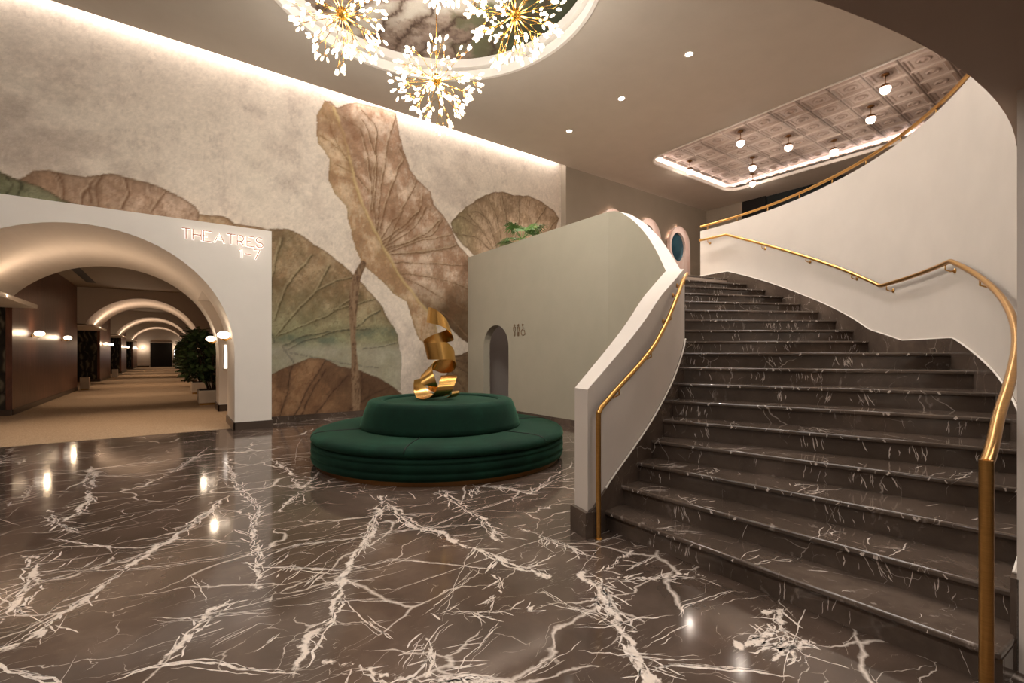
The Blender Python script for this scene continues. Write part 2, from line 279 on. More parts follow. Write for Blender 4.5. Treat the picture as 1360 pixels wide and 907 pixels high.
def marble(name, attr=False):
    m, nt, b = new_mat(name)
    c = coords(nt)
    wn = nd(nt, 'ShaderNodeTexNoise'); wn.inputs['Scale'].default_value = 2.2; wn.inputs['Detail'].default_value = 5
    nt.links.new(c, wn.inputs['Vector'])
    sub = nd(nt, 'ShaderNodeVectorMath'); sub.operation = 'MULTIPLY_ADD'
    nt.links.new(wn.outputs[1], sub.inputs[0]); sub.inputs[1].default_value = (.38, .38, .38)
    nt.links.new(c, sub.inputs[2])
    warped = sub.outputs[0]
    base = ramp(nt, noise(nt, warped, 1.6, 8, .62), [(.3, rgb(65, 54, 46)), (.55, rgb(86, 71, 62)), (.75, rgb(108, 92, 81))] if attr else [(.3, rgb(66, 55, 47)), (.55, rgb(87, 74, 65)), (.75, rgb(112, 97, 86))])
    def lines(scale, loc, width, thr, rot=0., stretch=1.):
        mp = nd(nt, 'ShaderNodeMapping'); nt.links.new(warped, mp.inputs[0])
        mp.inputs['Location'].default_value = loc; mp.inputs['Rotation'].default_value = (0, rot*.4, rot)
        mp.inputs['Scale'].default_value = (1, stretch, 1)
        v = nd(nt, 'ShaderNodeTexVoronoi'); v.feature = 'DISTANCE_TO_EDGE'; v.inputs['Scale'].default_value = scale
        nt.links.new(mp.outputs[0], v.inputs['Vector'])
        gate = noise(nt, mp.outputs[0], scale*.9, 3, .6)
        wv = math_(nt, 'MULTIPLY', math_(nt, 'SUBTRACT', gate, thr, clamp=True), width*6)
        return math_(nt, 'SUBTRACT', 1., math_(nt, 'DIVIDE', v.outputs[0], math_(nt, 'ADD', wv, 1e-4), clamp=True), clamp=True)
    if attr:
        h1 = lines(.9, (3, 1, 0), .018, .42, .5, 2.2)
        h2 = lines(1.8, (1, 7, 0), .016, .5, 1.2, 2.6)
        h3 = lines(3.4, (9, 2, 4), .02, .53, .3, 1.8)
        veins = math_(nt, 'MAXIMUM', math_(nt, 'MULTIPLY', h1, .8), math_(nt, 'MAXIMUM', math_(nt, 'MULTIPLY', h2, .7), math_(nt, 'MULTIPLY', h3, .55)))
        a = nd(nt, 'ShaderNodeAttribute'); a.attribute_name = 'vein'
        jit = math_(nt, 'MULTIPLY', math_(nt, 'SUBTRACT', noise(nt, c, 38, 5, .7), .5), 3.2)
        big = math_(nt, 'SUBTRACT', 1.25, math_(nt, 'ADD', a.outputs['Fac'], jit), clamp=True)
        big = math_(nt, 'MULTIPLY', big, 1.6, clamp=True)
        # feathered strands beside the broad veins
        near = math_(nt, 'SUBTRACT', 1., math_(nt, 'DIVIDE', a.outputs['Fac'], 7.), clamp=True)
        strand = noise(nt, coords(nt, (1, 7, 1), rot=(0, 0, .75)), 13, 4, .6)
        st = math_(nt, 'MULTIPLY', math_(nt, 'MULTIPLY', math_(nt, 'SUBTRACT', strand, .58, clamp=True), 9., clamp=True), near, clamp=True)
        veins = math_(nt, 'MAXIMUM', veins, math_(nt, 'MAXIMUM', big, math_(nt, 'MULTIPLY', st, .8)))
    else:
        h1 = lines(1.7, (3, 1, 0), .011, .53, .7, 1.6)
        h2 = lines(3.6, (1, 7, 0), .014, .56, 1.9, 2.4)
        def streak(rot, sc, s_, thr, gs, gt):
            mp = nd(nt, 'ShaderNodeMapping'); nt.links.new(warped, mp.inputs[0])
            mp.inputs['Rotation'].default_value = rot; mp.inputs['Scale'].default_value = sc
            q = noise(nt, mp.outputs[0], s_, 3, .55)
            g_ = math_(nt, 'MULTIPLY', math_(nt, 'SUBTRACT', noise(nt, c, gs, 3, .6), gt, clamp=True), 7., clamp=True)
            return math_(nt, 'MULTIPLY', math_(nt, 'MULTIPLY', math_(nt, 'SUBTRACT', q, thr, clamp=True), 14., clamp=True), g_)
        k1 = streak((.25, .3, .5), (6.5, 3.5, .75), 4.2, .62, 1.9, .47)
        k2 = streak((-.4, .2, -.5), (8, 2., 1.1), 5.5, .63, 2.7, .5)
        veins = math_(nt, 'MAXIMUM', math_(nt, 'MULTIPLY', h1, .6), math_(nt, 'MAXIMUM', math_(nt, 'MULTIPLY', h2, .5), math_(nt, 'MULTIPLY', k1, .25)))
    col = mix(nt, veins, base, rgb(222, 208, 196))
    nt.links.new(col, b.inputs['Base Color'])
    rr = ramp(nt, noise(nt, c, 5, 4), [(.3, (.07, .07, .07)), (.7, (.12, .12, .12))])
    nt.links.new(rr, b.inputs['Roughness'])
    b.inputs['Specular IOR Level'].default_value = .55
    return m

M = {}
M['floor'] = marble('floor_marble', True)
M['marble'] = marble('stair_marble')
def vein_mat():
    m, nt, b = new_mat('vein_stone')
    c = coords(nt)
    f = noise(nt, c, 30, 5, .7)
    nt.links.new(ramp(nt, f, [(.30, rgb(112, 95, 83)), (.42, rgb(206, 192, 181)), (.65, rgb(236, 226, 217))]), b.inputs['Base Color'])
    b.inputs['Roughness'].default_value = .1; b.inputs['Specular IOR Level'].default_value = .55
    return m
M['vein'] = vein_mat()
M['cream'] = paint('cream_paint', rgb(212, 202, 192), .62, .03)
M['white'] = paint('white_paint', rgb(226, 219, 210), .6, .02)
M['olive'] = paint('olive_grey_paint', rgb(172, 165, 147), .65, .03)
M['taupe'] = paint('taupe_paint', rgb(152, 140, 124), .7, .03)
M['ceil'] = paint('ceiling_paint', rgb(184, 174, 161), .75, .03)
M['soffit'] = paint('dark_soffit_paint', rgb(186, 168, 154), .75, .04)
M['lav'] = paint('grey_passage_paint', rgb(170, 160, 152), .65, .03)
M['gold'] = metal('brushed_brass', rgb(205, 158, 92), .3, (3, 3, 60))
M['gold_ribbon'] = metal('brushed_gold_sheet', rgb(214, 168, 96), .24, (160, 160, 6))
M['brass'] = metal('gilded_metal', rgb(222, 172, 84), .25)
M['dark_brass'] = metal('aged_brass', rgb(140, 100, 62), .4)
M['copper'] = paint('copper_letter_face', rgb(176, 120, 90), .5, .05)
M['black'] = paint('black_paint', rgb(24, 21, 19), .5, .1)
M['soil'] = paint('soil', rgb(52, 40, 30), .9, .3)
M['base'] = paint('dark_stone_base', rgb(78, 66, 57), .3, .1)
M['planter'] = paint('planter_enamel', rgb(214, 202, 186), .45, .03)

def velvet():
    m, nt, b = new_mat('green_velvet')
    c = coords(nt)
    f = noise(nt, c, 3.5, 6, .6)
    nt.links.new(ramp(nt, f, [(.3, rgb(9, 33, 24)), (.55, rgb(13, 43, 31)), (.75, rgb(20, 56, 42))]), b.inputs['Base Color'])
    b.inputs['Roughness'].default_value = .85
    b.inputs['Specular IOR Level'].default_value = .15
    b.inputs['Sheen Weight'].default_value = .35; b.inputs['Sheen Roughness'].default_value = .35
    b.inputs['Sheen Tint'].default_value = rgb(110, 170, 135)
    bump(nt, b, noise(nt, c, 220, 2), .15, .002)
    return m
M['velvet'] = velvet()
def carpet():
    m, nt, b = new_mat('beige_carpet')
    c = coords(nt)
    f = noise(nt, c, 55, 4, .7)
    nt.links.new(ramp(nt, f, [(.3, rgb(150, 128, 104)), (.7, rgb(196, 174, 148))]), b.inputs['Base Color'])
    b.inputs['Roughness'].default_value = .95; b.inputs['Specular IOR Level'].default_value = .05
    bump(nt, b, f, .4, .006)
    return m
M['carpet'] = carpet()
def wood():
    m, nt, b = new_mat('walnut_veneer')
    c = coords(nt, (1, 9, .35))
    f = noise(nt, c, 3.2, 7, .6, 0, .6)
    nt.links.new(ramp(nt, f, [(.3, rgb(70, 42, 32)), (.5, rgb(112, 70, 54)), (.72, rgb(146, 98, 76))]), b.inputs['Base Color'])
    b.inputs['Roughness'].default_value = .34
    return m
M['wood'] = wood()
def dark_leaf():
    m, nt, b = new_mat('dark_leaf_wallpaper')
    c = coords(nt)
    wv = nd(nt, 'ShaderNodeTexWave'); wv.inputs['Scale'].default_value = 1.4; wv.inputs['Distortion'].default_value = 9
    wv.inputs['Detail'].default_value = 2; wv.inputs['Detail Scale'].default_value = 1.3
    nt.links.new(c, wv.inputs['Vector'])
    v = nd(nt, 'ShaderNodeTexVoronoi'); v.inputs['Scale'].default_value = 2.1; v.feature = 'DISTANCE_TO_EDGE'
    nt.links.new(c, v.inputs['Vector'])
    col = ramp(nt, wv.outputs[1], [(.2, rgb(22, 20, 16)), (.55, rgb(38, 38, 30)), (.8, rgb(74, 72, 60)), (.95, rgb(110, 104, 90))])
    e = ramp(nt, v.outputs[0], [(0, rgb(16, 14, 12)), (.12, (1, 1, 1, 1))])
    nt.links.new(mix(nt, 1., col, e, 'MULTIPLY'), b.inputs['Base Color'])
    b.inputs['Roughness'].default_value = .6
    return m
M['dark_leaf'] = dark_leaf()
def leafmat(name, a, bcol):
    m, nt, b = new_mat(name)
    f = noise(nt, coords(nt), 6, 3)
    nt.links.new(ramp(nt, f, [(.35, a), (.65, bcol)]), b.inputs['Base Color'])
    b.inputs['Roughness'].default_value = .4
    return m
M['leaf'] = leafmat('dark_green_leaf', rgb(44, 62, 34), rgb(90, 112, 68))
M['palm'] = leafmat('palm_leaf', rgb(34, 74, 26), rgb(92, 136, 58))
M['bark'] = paint('bark', rgb(74, 58, 42), .85, .2)
def pink_stone():
    m, nt, b = new_mat('pink_stone')
    c = coords(nt, (1, 1, .25))
    f = noise(nt, c, 5, 6, .6, 0, .5)
    nt.links.new(ramp(nt, f, [(.3, rgb(222, 184, 168)), (.5, rgb(240, 214, 202)), (.7, rgb(248, 234, 226))]), b.inputs['Base Color'])
    b.inputs['Roughness'].default_value = .3
    return m
M['pink'] = pink_stone()
def mirror():
    m, nt, b = new_mat('dark_mirror')
    c = coords(nt)
    nt.links.new(ramp(nt, noise(nt, c, 1.5, 2), [(.4, rgb(58, 92, 108)), (.6, rgb(78, 118, 134))]), b.inputs['Base Color'])
    b.inputs['Metallic'].default_value = .6; b.inputs['Roughness'].default_value = .12
    return m
M['mirror'] = mirror()
def dark_glass():
    m, nt, b = new_mat('dark_glass')
    c = coords(nt)
    nt.links.new(ramp(nt, noise(nt, c, .8, 2), [(.3, rgb(26, 30, 32)), (.7, rgb(44, 50, 52))]), b.inputs['Base Color'])
    b.inputs['Roughness'].default_value = .05; b.inputs['Specular IOR Level'].default_value = .6
    return m
M['glass'] = dark_glass()
def vcol(name, rough=.75):
    m, nt, b = new_mat(name)
    a = nd(nt, 'ShaderNodeAttribute'); a.attribute_name = 'print'
    c = coords(nt)
    g = ramp(nt, noise(nt, c, 70, 4, .7), [(.3, (.88, .88, .88)), (.7, (1.06, 1.06, 1.06))])
    nt.links.new(mix(nt, 1., a.outputs['Color'], g, 'MULTIPLY'), b.inputs['Base Color'])
    b.inputs['Roughness'].default_value = rough; b.inputs['Specular IOR Level'].default_value = .2
    return m
M['print'] = vcol('mural_print')
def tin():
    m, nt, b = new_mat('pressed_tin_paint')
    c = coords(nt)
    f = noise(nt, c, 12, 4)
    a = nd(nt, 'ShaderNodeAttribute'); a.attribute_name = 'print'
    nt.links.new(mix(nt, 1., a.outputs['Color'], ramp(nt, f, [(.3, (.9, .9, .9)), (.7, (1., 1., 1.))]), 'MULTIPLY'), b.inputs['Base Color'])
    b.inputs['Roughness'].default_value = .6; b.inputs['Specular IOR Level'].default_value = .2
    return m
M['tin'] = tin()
WARM = (1., .80, .60, 1.)
M['bulb'] = glow('warm_bulb_glass', (1., .90, .74, 1.), 1.5)
M['globe'] = glow('opal_globe', (1., .90, .80, 1.), 1.7)
M['sconce'] = glow('opal_sconce', (1., .84, .66, 1.), 3.2)
M['lens'] = glow('downlight_lens', (1., .92, .80, 1.), 14.)
M['tube'] = glow('neon_tube', (1., .94, .88, 1.), 1.35)
M['case'] = glow('lit_display_back', (1., .90, .80, 1.), 1.6)
M['poster'] = glow('lit_poster', (.95, .95, 1., 1.), 2.0)

def light(kind, name, loc, energy, col=(1., .88, .76), size=None, size_y=None, rot=None, target=None, radius=None, spot=None, blend=.6):
    L = bpy.data.lights.new(name, kind); L.energy = energy; L.color = col
    if kind == 'AREA':
        L.shape = 'RECTANGLE'; L.size = size; L.size_y = size_y or size
    elif radius is not None: L.shadow_soft_size = radius
    if kind == 'SPOT': L.spot_size = math.radians(spot or 90); L.spot_blend = blend
    o = bpy.data.objects.new(name, L); COL.objects.link(o); o.location = loc
    if target is not None:
        o.rotation_euler = (Vector(target)-Vector(loc)).to_track_quat('-Z', 'Y').to_euler()
    elif rot is not None: o.rotation_euler = rot
    return o

# ---------------------------------------------------------------- numpy painting
NR = np.random.default_rng(11)
_LAT = NR.random((256, 256))
def vnoise(x, y):
    xi = np.floor(x).astype(int); yi = np.floor(y).astype(int)
    fx = x-xi; fy = y-yi; fx = fx*fx*(3-2*fx); fy = fy*fy*(3-2*fy)
    g = lambda a, b: _LAT[a & 255, b & 255]
    return (g(xi, yi)*(1-fx)+g(xi+1, yi)*fx)*(1-fy)+(g(xi, yi+1)*(1-fx)+g(xi+1, yi+1)*fx)*fy
def fbm(x, y, s, o=5, r=.55):
    t = 0.; a = 1.; n = 0.
    for k in range(o):
        t = t+a*vnoise(x*s+17.3*k, y*s+9.1*k); n += a; a *= r; s *= 2.03
    return t/n
def seg_dist(X, Y, pts, closed=False, reach=9.):
    D = np.full(X.shape, 99., np.float64)
    P = list(pts)+([pts[0]] if closed else [])
    for (ax, ay), (bx, by) in zip(P[:-1], P[1:]):
        m = (X > min(ax, bx)-reach) & (X < max(ax, bx)+reach) & (Y > min(ay, by)-reach) & (Y < max(ay, by)+reach)
        if not m.any(): continue
        x = X[m]; y = Y[m]; dx = bx-ax; dy = by-ay
        t = np.clip(((x-ax)*dx+(y-ay)*dy)/(dx*dx+dy*dy+1e-12), 0, 1)
        d = np.hypot(x-ax-t*dx, y-ay-t*dy)
        D[m] = np.minimum(D[m], d)
    return D
def inside(X, Y, pts):
    r = np.zeros(X.shape, bool)
    P = list(pts)
    for (ax, ay), (bx, by) in zip(P, P[1:]+P[:1]):
        if ay == by: continue
        c = ((ay > Y) != (by > Y)) & (X < (bx-ax)*(Y-ay)/(by-ay)+ax)
        r ^= c
    return r
def grid_mesh(name, us, vs, mp, mat, keep=None, extra=None):
    n, m = len(us), len(vs)
    A, B = np.meshgrid(us, vs)              # rows: v
    co = mp(A.ravel(), B.ravel()).astype(np.float32)
    me = bpy.data.meshes.new(name)
    if extra: co = np.concatenate([co, np.array(extra[0], np.float32)])
    me.vertices.add(len(co)); me.vertices.foreach_set('co', co.ravel())
    i = np.arange((n-1)*(m-1)); r = i//(n-1); c = i % (n-1); a = r*n+c
    q = np.stack([a, a+1, a+1+n, a+n], 1).astype(np.int32)
    if keep is not None: q = q[keep(A.ravel()[q].mean(1), B.ravel()[q].mean(1))]
    nb = len(q)
    if extra: q = np.concatenate([q, np.array(extra[1], np.int32)+n*m])
    me.loops.add(q.size); me.loops.foreach_set('vertex_index', q.ravel())
    me.polygons.add(len(q)); me.polygons.foreach_set('loop_start', np.arange(len(q), dtype=np.int32)*4)
    me.polygons.foreach_set('loop_total', np.full(len(q), 4, np.int32))
    me.update(calc_edges=True); me.validate()
    me.materials.append(mat)
    if extra:
        me.materials.append(extra[2]); me.polygons.foreach_set('material_index', np.where(np.arange(len(me.polygons)) < nb, 0, 1).astype(np.int32)); me.update()
    o = bpy.data.objects.new(name, me); COL.objects.link(o)
    return o, A, B
def set_color(o, rgbarr):
    a = o.data.attributes.new('print', 'FLOAT_COLOR', 'POINT')
    c = rgbarr.reshape(-1, 3)/255.
    lin = np.where(c <= .04045, c/12.92, ((c+.055)/1.055)**2.4)
    a.data.foreach_set('color', np.concatenate([lin, np.ones((len(lin), 1))], 1).astype(np.float32).ravel())
def lerp(a, b, t):
    t = np.clip(t, 0, 1)[..., None]
    return a*(1-t)+np.array(b, float)*t
def sstep(x, a, b):
    t = np.clip((x-a)/(b-a), 0, 1); return t*t*(3-2*t)

# thin stone veins as flat strips lying in a surface's own plane
def strand(pts, w, R_, jit=.01, step=.03, taper=True):
    """polyline -> list of (left, right) points, tapered, with a ragged edge"""
    P = [np.array(p, float) for p in pts]
    L = [np.linalg.norm(b-a) for a, b in zip(P[:-1], P[1:])]
    tot = sum(L); n = max(3, min(70, int(tot/step)))
    Q = []; o1 = R_.uniform(0, 99); o2 = R_.uniform(0, 99)
    for k in range(n+1):
        s = tot*k/n; i = 0
        while i < len(L)-1 and s > L[i]: s -= L[i]; i += 1
        p = P[i]+(P[i+1]-P[i])*min(1, s/max(L[i], 1e-9))
        a = tot*k/n
        j = lambda o: math.sin(a*17+o)*.35+math.sin(a*41+2*o)*.3+math.sin(a*97+3*o)*.2+R_.uniform(-.3, .3)
        Q.append(p+np.array((j(o1), j(o2)))*jit)
    out = []
    for k, p in enumerate(Q):
        t = Q[min(k+1, n)]-Q[max(k-1, 0)]; t = t/max(np.linalg.norm(t), 1e-9)
        m = np.array((-t[1], t[0]))
        u = k/n
        ww = w*.5*(.45+R_.uniform(0, 1.0))*(min(1, 6*u, 6*(1-u))*.92+.08 if taper else 1)
        out.append((p+m*ww, p-m*ww))
    return out
def strips_to_quads(strs, V, F):
    for st_ in strs:
        b = len(V)
        for l, r in st_: V.append(tuple(l)); V.append(tuple(r))
        for k in range(len(st_)-1):
            a = b+2*k; F.append((a+1, a+3, a+2, a))
def sub(pts, t0, t1, R_, off):
    P = [np.array(p, float) for p in pts]
    L = np.array([np.linalg.norm(b-a) for a, b in zip(P[:-1], P[1:])]); cum = np.concatenate([[0], np.cumsum(L)])
    tot = cum[-1]; out = []
    n = max(3, int((t1-t0)*tot/.08))
    for k in range(n+1):
        s = tot*(t0+(t1-t0)*k/n); i = min(len(L)-1, int(np.searchsorted(cum, s, 'right')-1))
        d = P[i+1]-P[i]; d = d/max(np.linalg.norm(d), 1e-9)
        out.append(P[i]+d*(s-cum[i])+np.array((-d[1], d[0]))*(off+R_.uniform(-.3, .3)*abs(off)))
    return out, tot

# ---------------------------------------------------------------- the place: sizes
H_CEIL = 6.72
V_BACK = 9.9            # upper grey wall; the mural stands 0.2 m behind it
V_MUR = 10.1
U_OL = 6.0              # olive wall face
CS = (3.12, 5.45)       # centre of the curved staircase
def pol(r, a): return (CS[0]+r*math.cos(math.radians(a)), CS[1]+r*math.sin(math.radians(a)))

# ---- floor
us = np.concatenate([[-12.], np.arange(-5.2, 7.3, .024), [18.]])
vs = np.concatenate([[-7.], np.arange(-.2, 10.2, .024)])
RV = random.Random(21)
S = []
for w, jag, pts in FLOOR_VEINS:
    if not jag:
        S.append(strand(pts, w*.75, RV, .012))
        for k in range(3):
            t0 = RV.uniform(0, .6); q, tot = sub(pts, t0, min(1, t0+RV.uniform(.25, .6)), RV, RV.uniform(-.035, .035))
            S.append(strand(q, w*RV.uniform(.25, .5), RV, .01))
    else:
        for k in range(7):
            t0 = RV.uniform(0, .75); q, tot = sub(pts, t0, min(1, t0+RV.uniform(.15, .45)), RV, RV.uniform(-1., 1.)*w*1.5)
            S.append(strand(q, w*RV.uniform(.2, .55), RV, .022))
        _, tot = sub(pts, 0, 1, RV, 0)
        for k in range(int(tot/.055)):
            t = RV.uniform(.01, .95); q, _ = sub(pts, t, t+.03, RV, RV.uniform(-w, w))
            d = q[-1]-q[0]; an = math.atan2(d[1], d[0])+RV.choice((-1, 1))*RV.uniform(.25, 1.3); ln = RV.uniform(.04, .2)
            e = q[0]+np.array((math.cos(an), math.sin(an)))*ln
            S.append(strand([q[0], (q[0]+e)/2+np.array((RV.uniform(-1, 1), RV.uniform(-1, 1)))*.012, e], RV.uniform(.004, .011), RV, .006, .02))
for k in range(160):                      # long hair veins
    p = np.array((RV.uniform(-3.6, 5.), RV.uniform(.6, 9.3)))
    an = math.radians(RV.gauss(2, 10) if RV.random() < .62 else RV.gauss(62, 24))
    d = np.array((math.cos(an), math.sin(an))); ln = RV.uniform(.3, 2.0)
    bend = np.array((-d[1], d[0]))*RV.uniform(-.12, .12)
    S.append(strand([p, p+d*ln*.33+bend*.6, p+d*ln*.66+bend, p+d*ln], RV.uniform(.002, .005), RV, .010, .05))
for k in range(24):                       # sheaves of short strokes
    c = np.array((RV.uniform(-3., 4.6), RV.uniform(1., 8.8))); an = math.radians(RV.uniform(-30, 120)); n_ = RV.randint(6, 14)
    ax = np.array((math.cos(an+1.2), math.sin(an+1.2)))
    for j in range(n_):
        p = c+ax*RV.uniform(-.3, .3)+np.array((RV.uniform(-1, 1), RV.uniform(-1, 1)))*.05; a2 = an+RV.uniform(-.3, .3); ln = RV.uniform(.06, .24)
        d = np.array((math.cos(a2), math.sin(a2)))
        S.append(strand([p, p+d*ln*.5+np.array((-d[1], d[0]))*RV.uniform(-.02, .02), p+d*ln], RV.uniform(.004, .010), RV, .006, .025))
VV, FF = [], []
strips_to_quads(S, VV, FF)
fl, A, B = grid_mesh('floor', us, vs, lambda x, y: np.stack([x, y, x*0], 1), M['floor'], None, ([(x, y, .0006) for x, y in VV], FF, M['vein']))
tag(fl, kind='structure')
Wx = (fbm(A, B, 7., 4)-.5); Wy = (fbm(A+31, B+7, 7., 4)-.5)
Zx = (fbm(A+5, B+3, 2., 3)-.5); Zy = (fbm(A+51, B+13, 2., 3)-.5)
Ux = (fbm(A+15, B+23, 26., 3)-.5); Uy = (fbm(A+61, B+43, 26., 3)-.5)
vein = np.full(A.shape, 20.)
for w, jag, pts in FLOOR_VEINS:
    if not jag: continue
    k = .13 if jag else .05
    d = seg_dist(A+Wx*k+Zx*.06+Ux*k*.35, B+Wy*k+Zy*.06+Uy*k*.35, pts, reach=.6)
    if jag:
        ww = w*(.02+1.15*fbm(A*1.+w*77, B*1., 6., 4)**1.3)
        dd = d/ww
    else:
        dd = d/(w*.42)+.15
        dd = np.where(d > w*2.5, 20., dd)
    vein = np.minimum(vein, dd)
at = fl.data.attributes.new('vein', 'FLOAT', 'POINT')
at.data.foreach_set('value', np.concatenate([np.clip(vein, 0, 20).ravel(), np.full(len(VV), 20.)]).astype(np.float32))

# ---- mural wallpaper
us = np.arange(-7.5, 9.16, .0215); hs = np.arange(0., 6.95, .0215)
mu, A, B = grid_mesh('mural', us, hs, lambda x, y: np.stack([x, x*0+V_MUR, y], 1), M['print'], lambda x, y: (x > 1.49) | (y > 3.59))
tag(mu, 'huge wallpaper mural of faded brown and green lotus leaves on a cream ground', 'mural')
n1 = fbm(A, B, .55, 5); n2 = fbm(A+9, B+4, 3.1, 6, .62); n3 = fbm(A*3, B+8, 9., 4, .7)
img = np.empty(A.shape+(3,)); img[:] = (216, 206, 194)
img = lerp(img, (184, 172, 161), sstep(n1*.55+n2*.45, .46, .72)*.6)
lft = sstep(-A, -1.2, 4.5)
img = lerp(img, (146, 133, 122), lft*sstep(n1*.5+n2*.5, .36, .62)*.7*sstep(B, 3.6, 4.4)*sstep(6.6-B, .2, .9))
img = lerp(img, (172, 160, 151), sstep(n2*.55+n3*.45, .53, .68)*.4)
img = lerp(img, (226, 218, 208), sstep(n3, .55, .75)*.2)
wx = A+(n2-.5)*.09+(n3-.5)*.03; wy = B+(fbm(A+3, B+77, 3.1, 5)-.5)*.09
def leaf(poly, c_a, c_b, c_c, veins, vcol_, vlight=None, vw=.03, edge=(92, 72, 55), dirv=(0, 1), grad=None, holes=None):
    global img
    x0 = min(p[0] for p in poly)-.2; x1 = max(p[0] for p in poly)+.2
    msk = inside(wx, wy, poly)
    de = seg_dist(wx, wy, poly, True, .35)
    t = sstep(n2*.65+n3*.35, .38, .62)
    base = np.empty(A.shape+(3,)); base[:] = c_a
    base = lerp(base, c_b, t)
    g = np.clip(grad(A, B), 0, 1) if grad else 0*A
    base = lerp(base, c_c, g*(.45+.75*fbm(A+2, B+5, 1.7, 4)))
    rg_ = np.abs(fbm(wx*1.+poly[0][0], wy, 3.4, 4, .55)-.5)
    base = lerp(base, vcol_, np.exp(-(rg_/.010)**2)*.32)
    rg_ = np.abs(fbm(wx*1.+poly[0][1]+20, wy+5, 7.5, 3, .55)-.5)
    base = lerp(base, vcol_, np.exp(-(rg_/.014)**2)*.18)
    # fibrous streaks
    base = base*(0.84+.20*n3+.14*fbm(A+7, B+3, 18., 3, .7))[..., None]
    base = lerp(base, vcol_, sstep(fbm(A+60, B+21, 2.2, 6, .65), .5, .72)*.35)
    for v in veins:
        v = [tuple(p) for p in catmull(v, 5)]
        d = seg_dist(wx, wy, v, False, .4)
        sh = np.exp(-(d/(vw*3.2))**2)*.35
        base = lerp(base, vcol_, sh*(.2+n2)*.8)
        if vlight is not None:
            d2 = seg_dist(wx+.03, wy-.012, v, False, .3)
            base = lerp(base, vlight, np.exp(-(d2/(vw*.7))**2)*.4*(.4+n2))
        base = lerp(base, vcol_, np.exp(-(d/(vw*(.35+.5*n2)))**2)*(.45+.55*sstep(n3, .3, .6)))
    base = lerp(base, edge, np.exp(-(de/.035)**2)*.55+np.exp(-(de/.16)**2)*.16)
    a = np.where(msk, sstep(de, 0, .02), 0)[..., None]
    img = img*(1-a)+base*a
leaf(leaf4, (150, 128, 104), (178, 156, 134), (112, 116, 78), v4, (96, 76, 56), (190, 178, 150), .02, grad=lambda a, b: (6.4-a)/1.6)
leaf(leaf7, (190, 168, 140), (168, 140, 112), (150, 120, 90), v7, (110, 86, 60), None, .02)
leaf(leaf6, (168, 142, 122), (190, 168, 150), (126, 100, 78), v6, (112, 86, 66), (206, 188, 168), .025, grad=lambda a, b: (-.2-a)/2.)
leaf(leaf8, (136, 138, 112), (112, 116, 88), (78, 88, 62), v8, (56, 58, 40), None, .025)
leaf(leaf2, (176, 156, 128), (142, 118, 90), (136, 142, 112), v2, (84, 74, 50), (196, 190, 160), .024, grad=lambda a, b: (2.75-b)/1.1)
# paler blue-green lower fan of the big round leaf
low = inside(wx, wy, leaf2)
band = sstep(1.72-B, 0, .35)*np.where(low, 1, 0)
img = lerp(img, (172, 168, 156), band*(.55+.5*(n2-.3)))
img = lerp(img, (92, 104, 92), np.where(low, 1, 0)*np.exp(-((B-1.72-.12*np.sin(A*2.))/.10)**2)*sstep(n2, .38, .62)*.6)
for v in v2[6:]:
    d = seg_dist(wx, wy, v, False, .3); img = lerp(img, (74, 84, 78), np.where(low, 1, 0)*np.exp(-(d/.016)**2)*.4*sstep(n3, .3, .6))
leaf(leaf3, (150, 118, 88), (122, 92, 66), (92, 70, 50), v3, (70, 50, 36), None, .022, grad=lambda a, b: (a-2.3)/1.1)
leaf(leaf5, (142, 122, 96), (120, 98, 76), (104, 84, 64), v5, (80, 62, 46), (176, 160, 136), .018)
leaf(leaf1, (206, 186, 168), (164, 134, 112), (84, 66, 44), v1, (112, 86, 62), (206, 190, 166), .022, grad=lambda a, b: (3.05-b)/1.1*1.6*sstep(a, 3.9, 4.6))
leaf(lobe1, (196, 174, 148), (158, 128, 100), (150, 116, 86), v1[11:14], (130, 104, 72), None, .02, edge=(140, 116, 80))
d = seg_dist(wx, wy, mid1, False, .4); m_in = inside(wx, wy, leaf1)
img = lerp(img, (196, 176, 128), np.where(m_in, np.exp(-(d/.03)**2), 0)*.8)
# brown smudges across the upper blade
img = lerp(img, (120, 88, 64), np.where(m_in, 1, 0)*sstep(fbm(A+40, B+2, 1.6, 5), .55, .72)*.5)
# long bent stalk
sw = .085+.02*np.sin(B*3)
sd = seg_dist(A+(n2-.5)*.02, B, [tuple(p) for p in catmull(stem, 6)], False, .3)
sc = np.empty(A.shape+(3,)); sc[:] = (126, 104, 82)
sc = lerp(sc, (92, 70, 52), sstep(n3, .45, .65)); sc = lerp(sc, (150, 126, 100), sstep(fbm(A*6, B*.7, 3., 4), .5, .7)*.6)
a_ = sstep(sw-sd, 0, .02)[..., None]; img = img*(1-a_)+sc*a_
gr_ = fbm(A+4, B+9, 26., 3, .75); gl_ = fbm(A+14, B+39, 5., 5, .7)
img = img*(.87+.15*gr_+.10*gl_)[..., None]*np.array((1., .985, .965))
set_color(mu, np.clip(img, 0, 255))

# ---- walls around the hall
def struct(o): return tag(o, kind='structure')
struct(MB().box(1.48, 9.3, V_MUR+.01, V_MUR+.25, 0, 3.57).box(-7.6, 9.3, V_MUR+.01, V_MUR+.25, 3.575, 7.2).build('wall_back', M['cream']))
# grey upper wall to the right of the mural, with its return
struct(MB().box(9.13, 16.3, V_BACK, V_BACK+.45, 0, 7.2).build('wall_upper', M['taupe']))
struct(MB().box(-7.9, -7.6, -7, V_MUR+.2, 0, 7.2).build('wall_left', M['cream']))
struct(MB().box(-7.9, 17, -7.2, -6.95, 0, 7.2).build('wall_front', M['cream']))
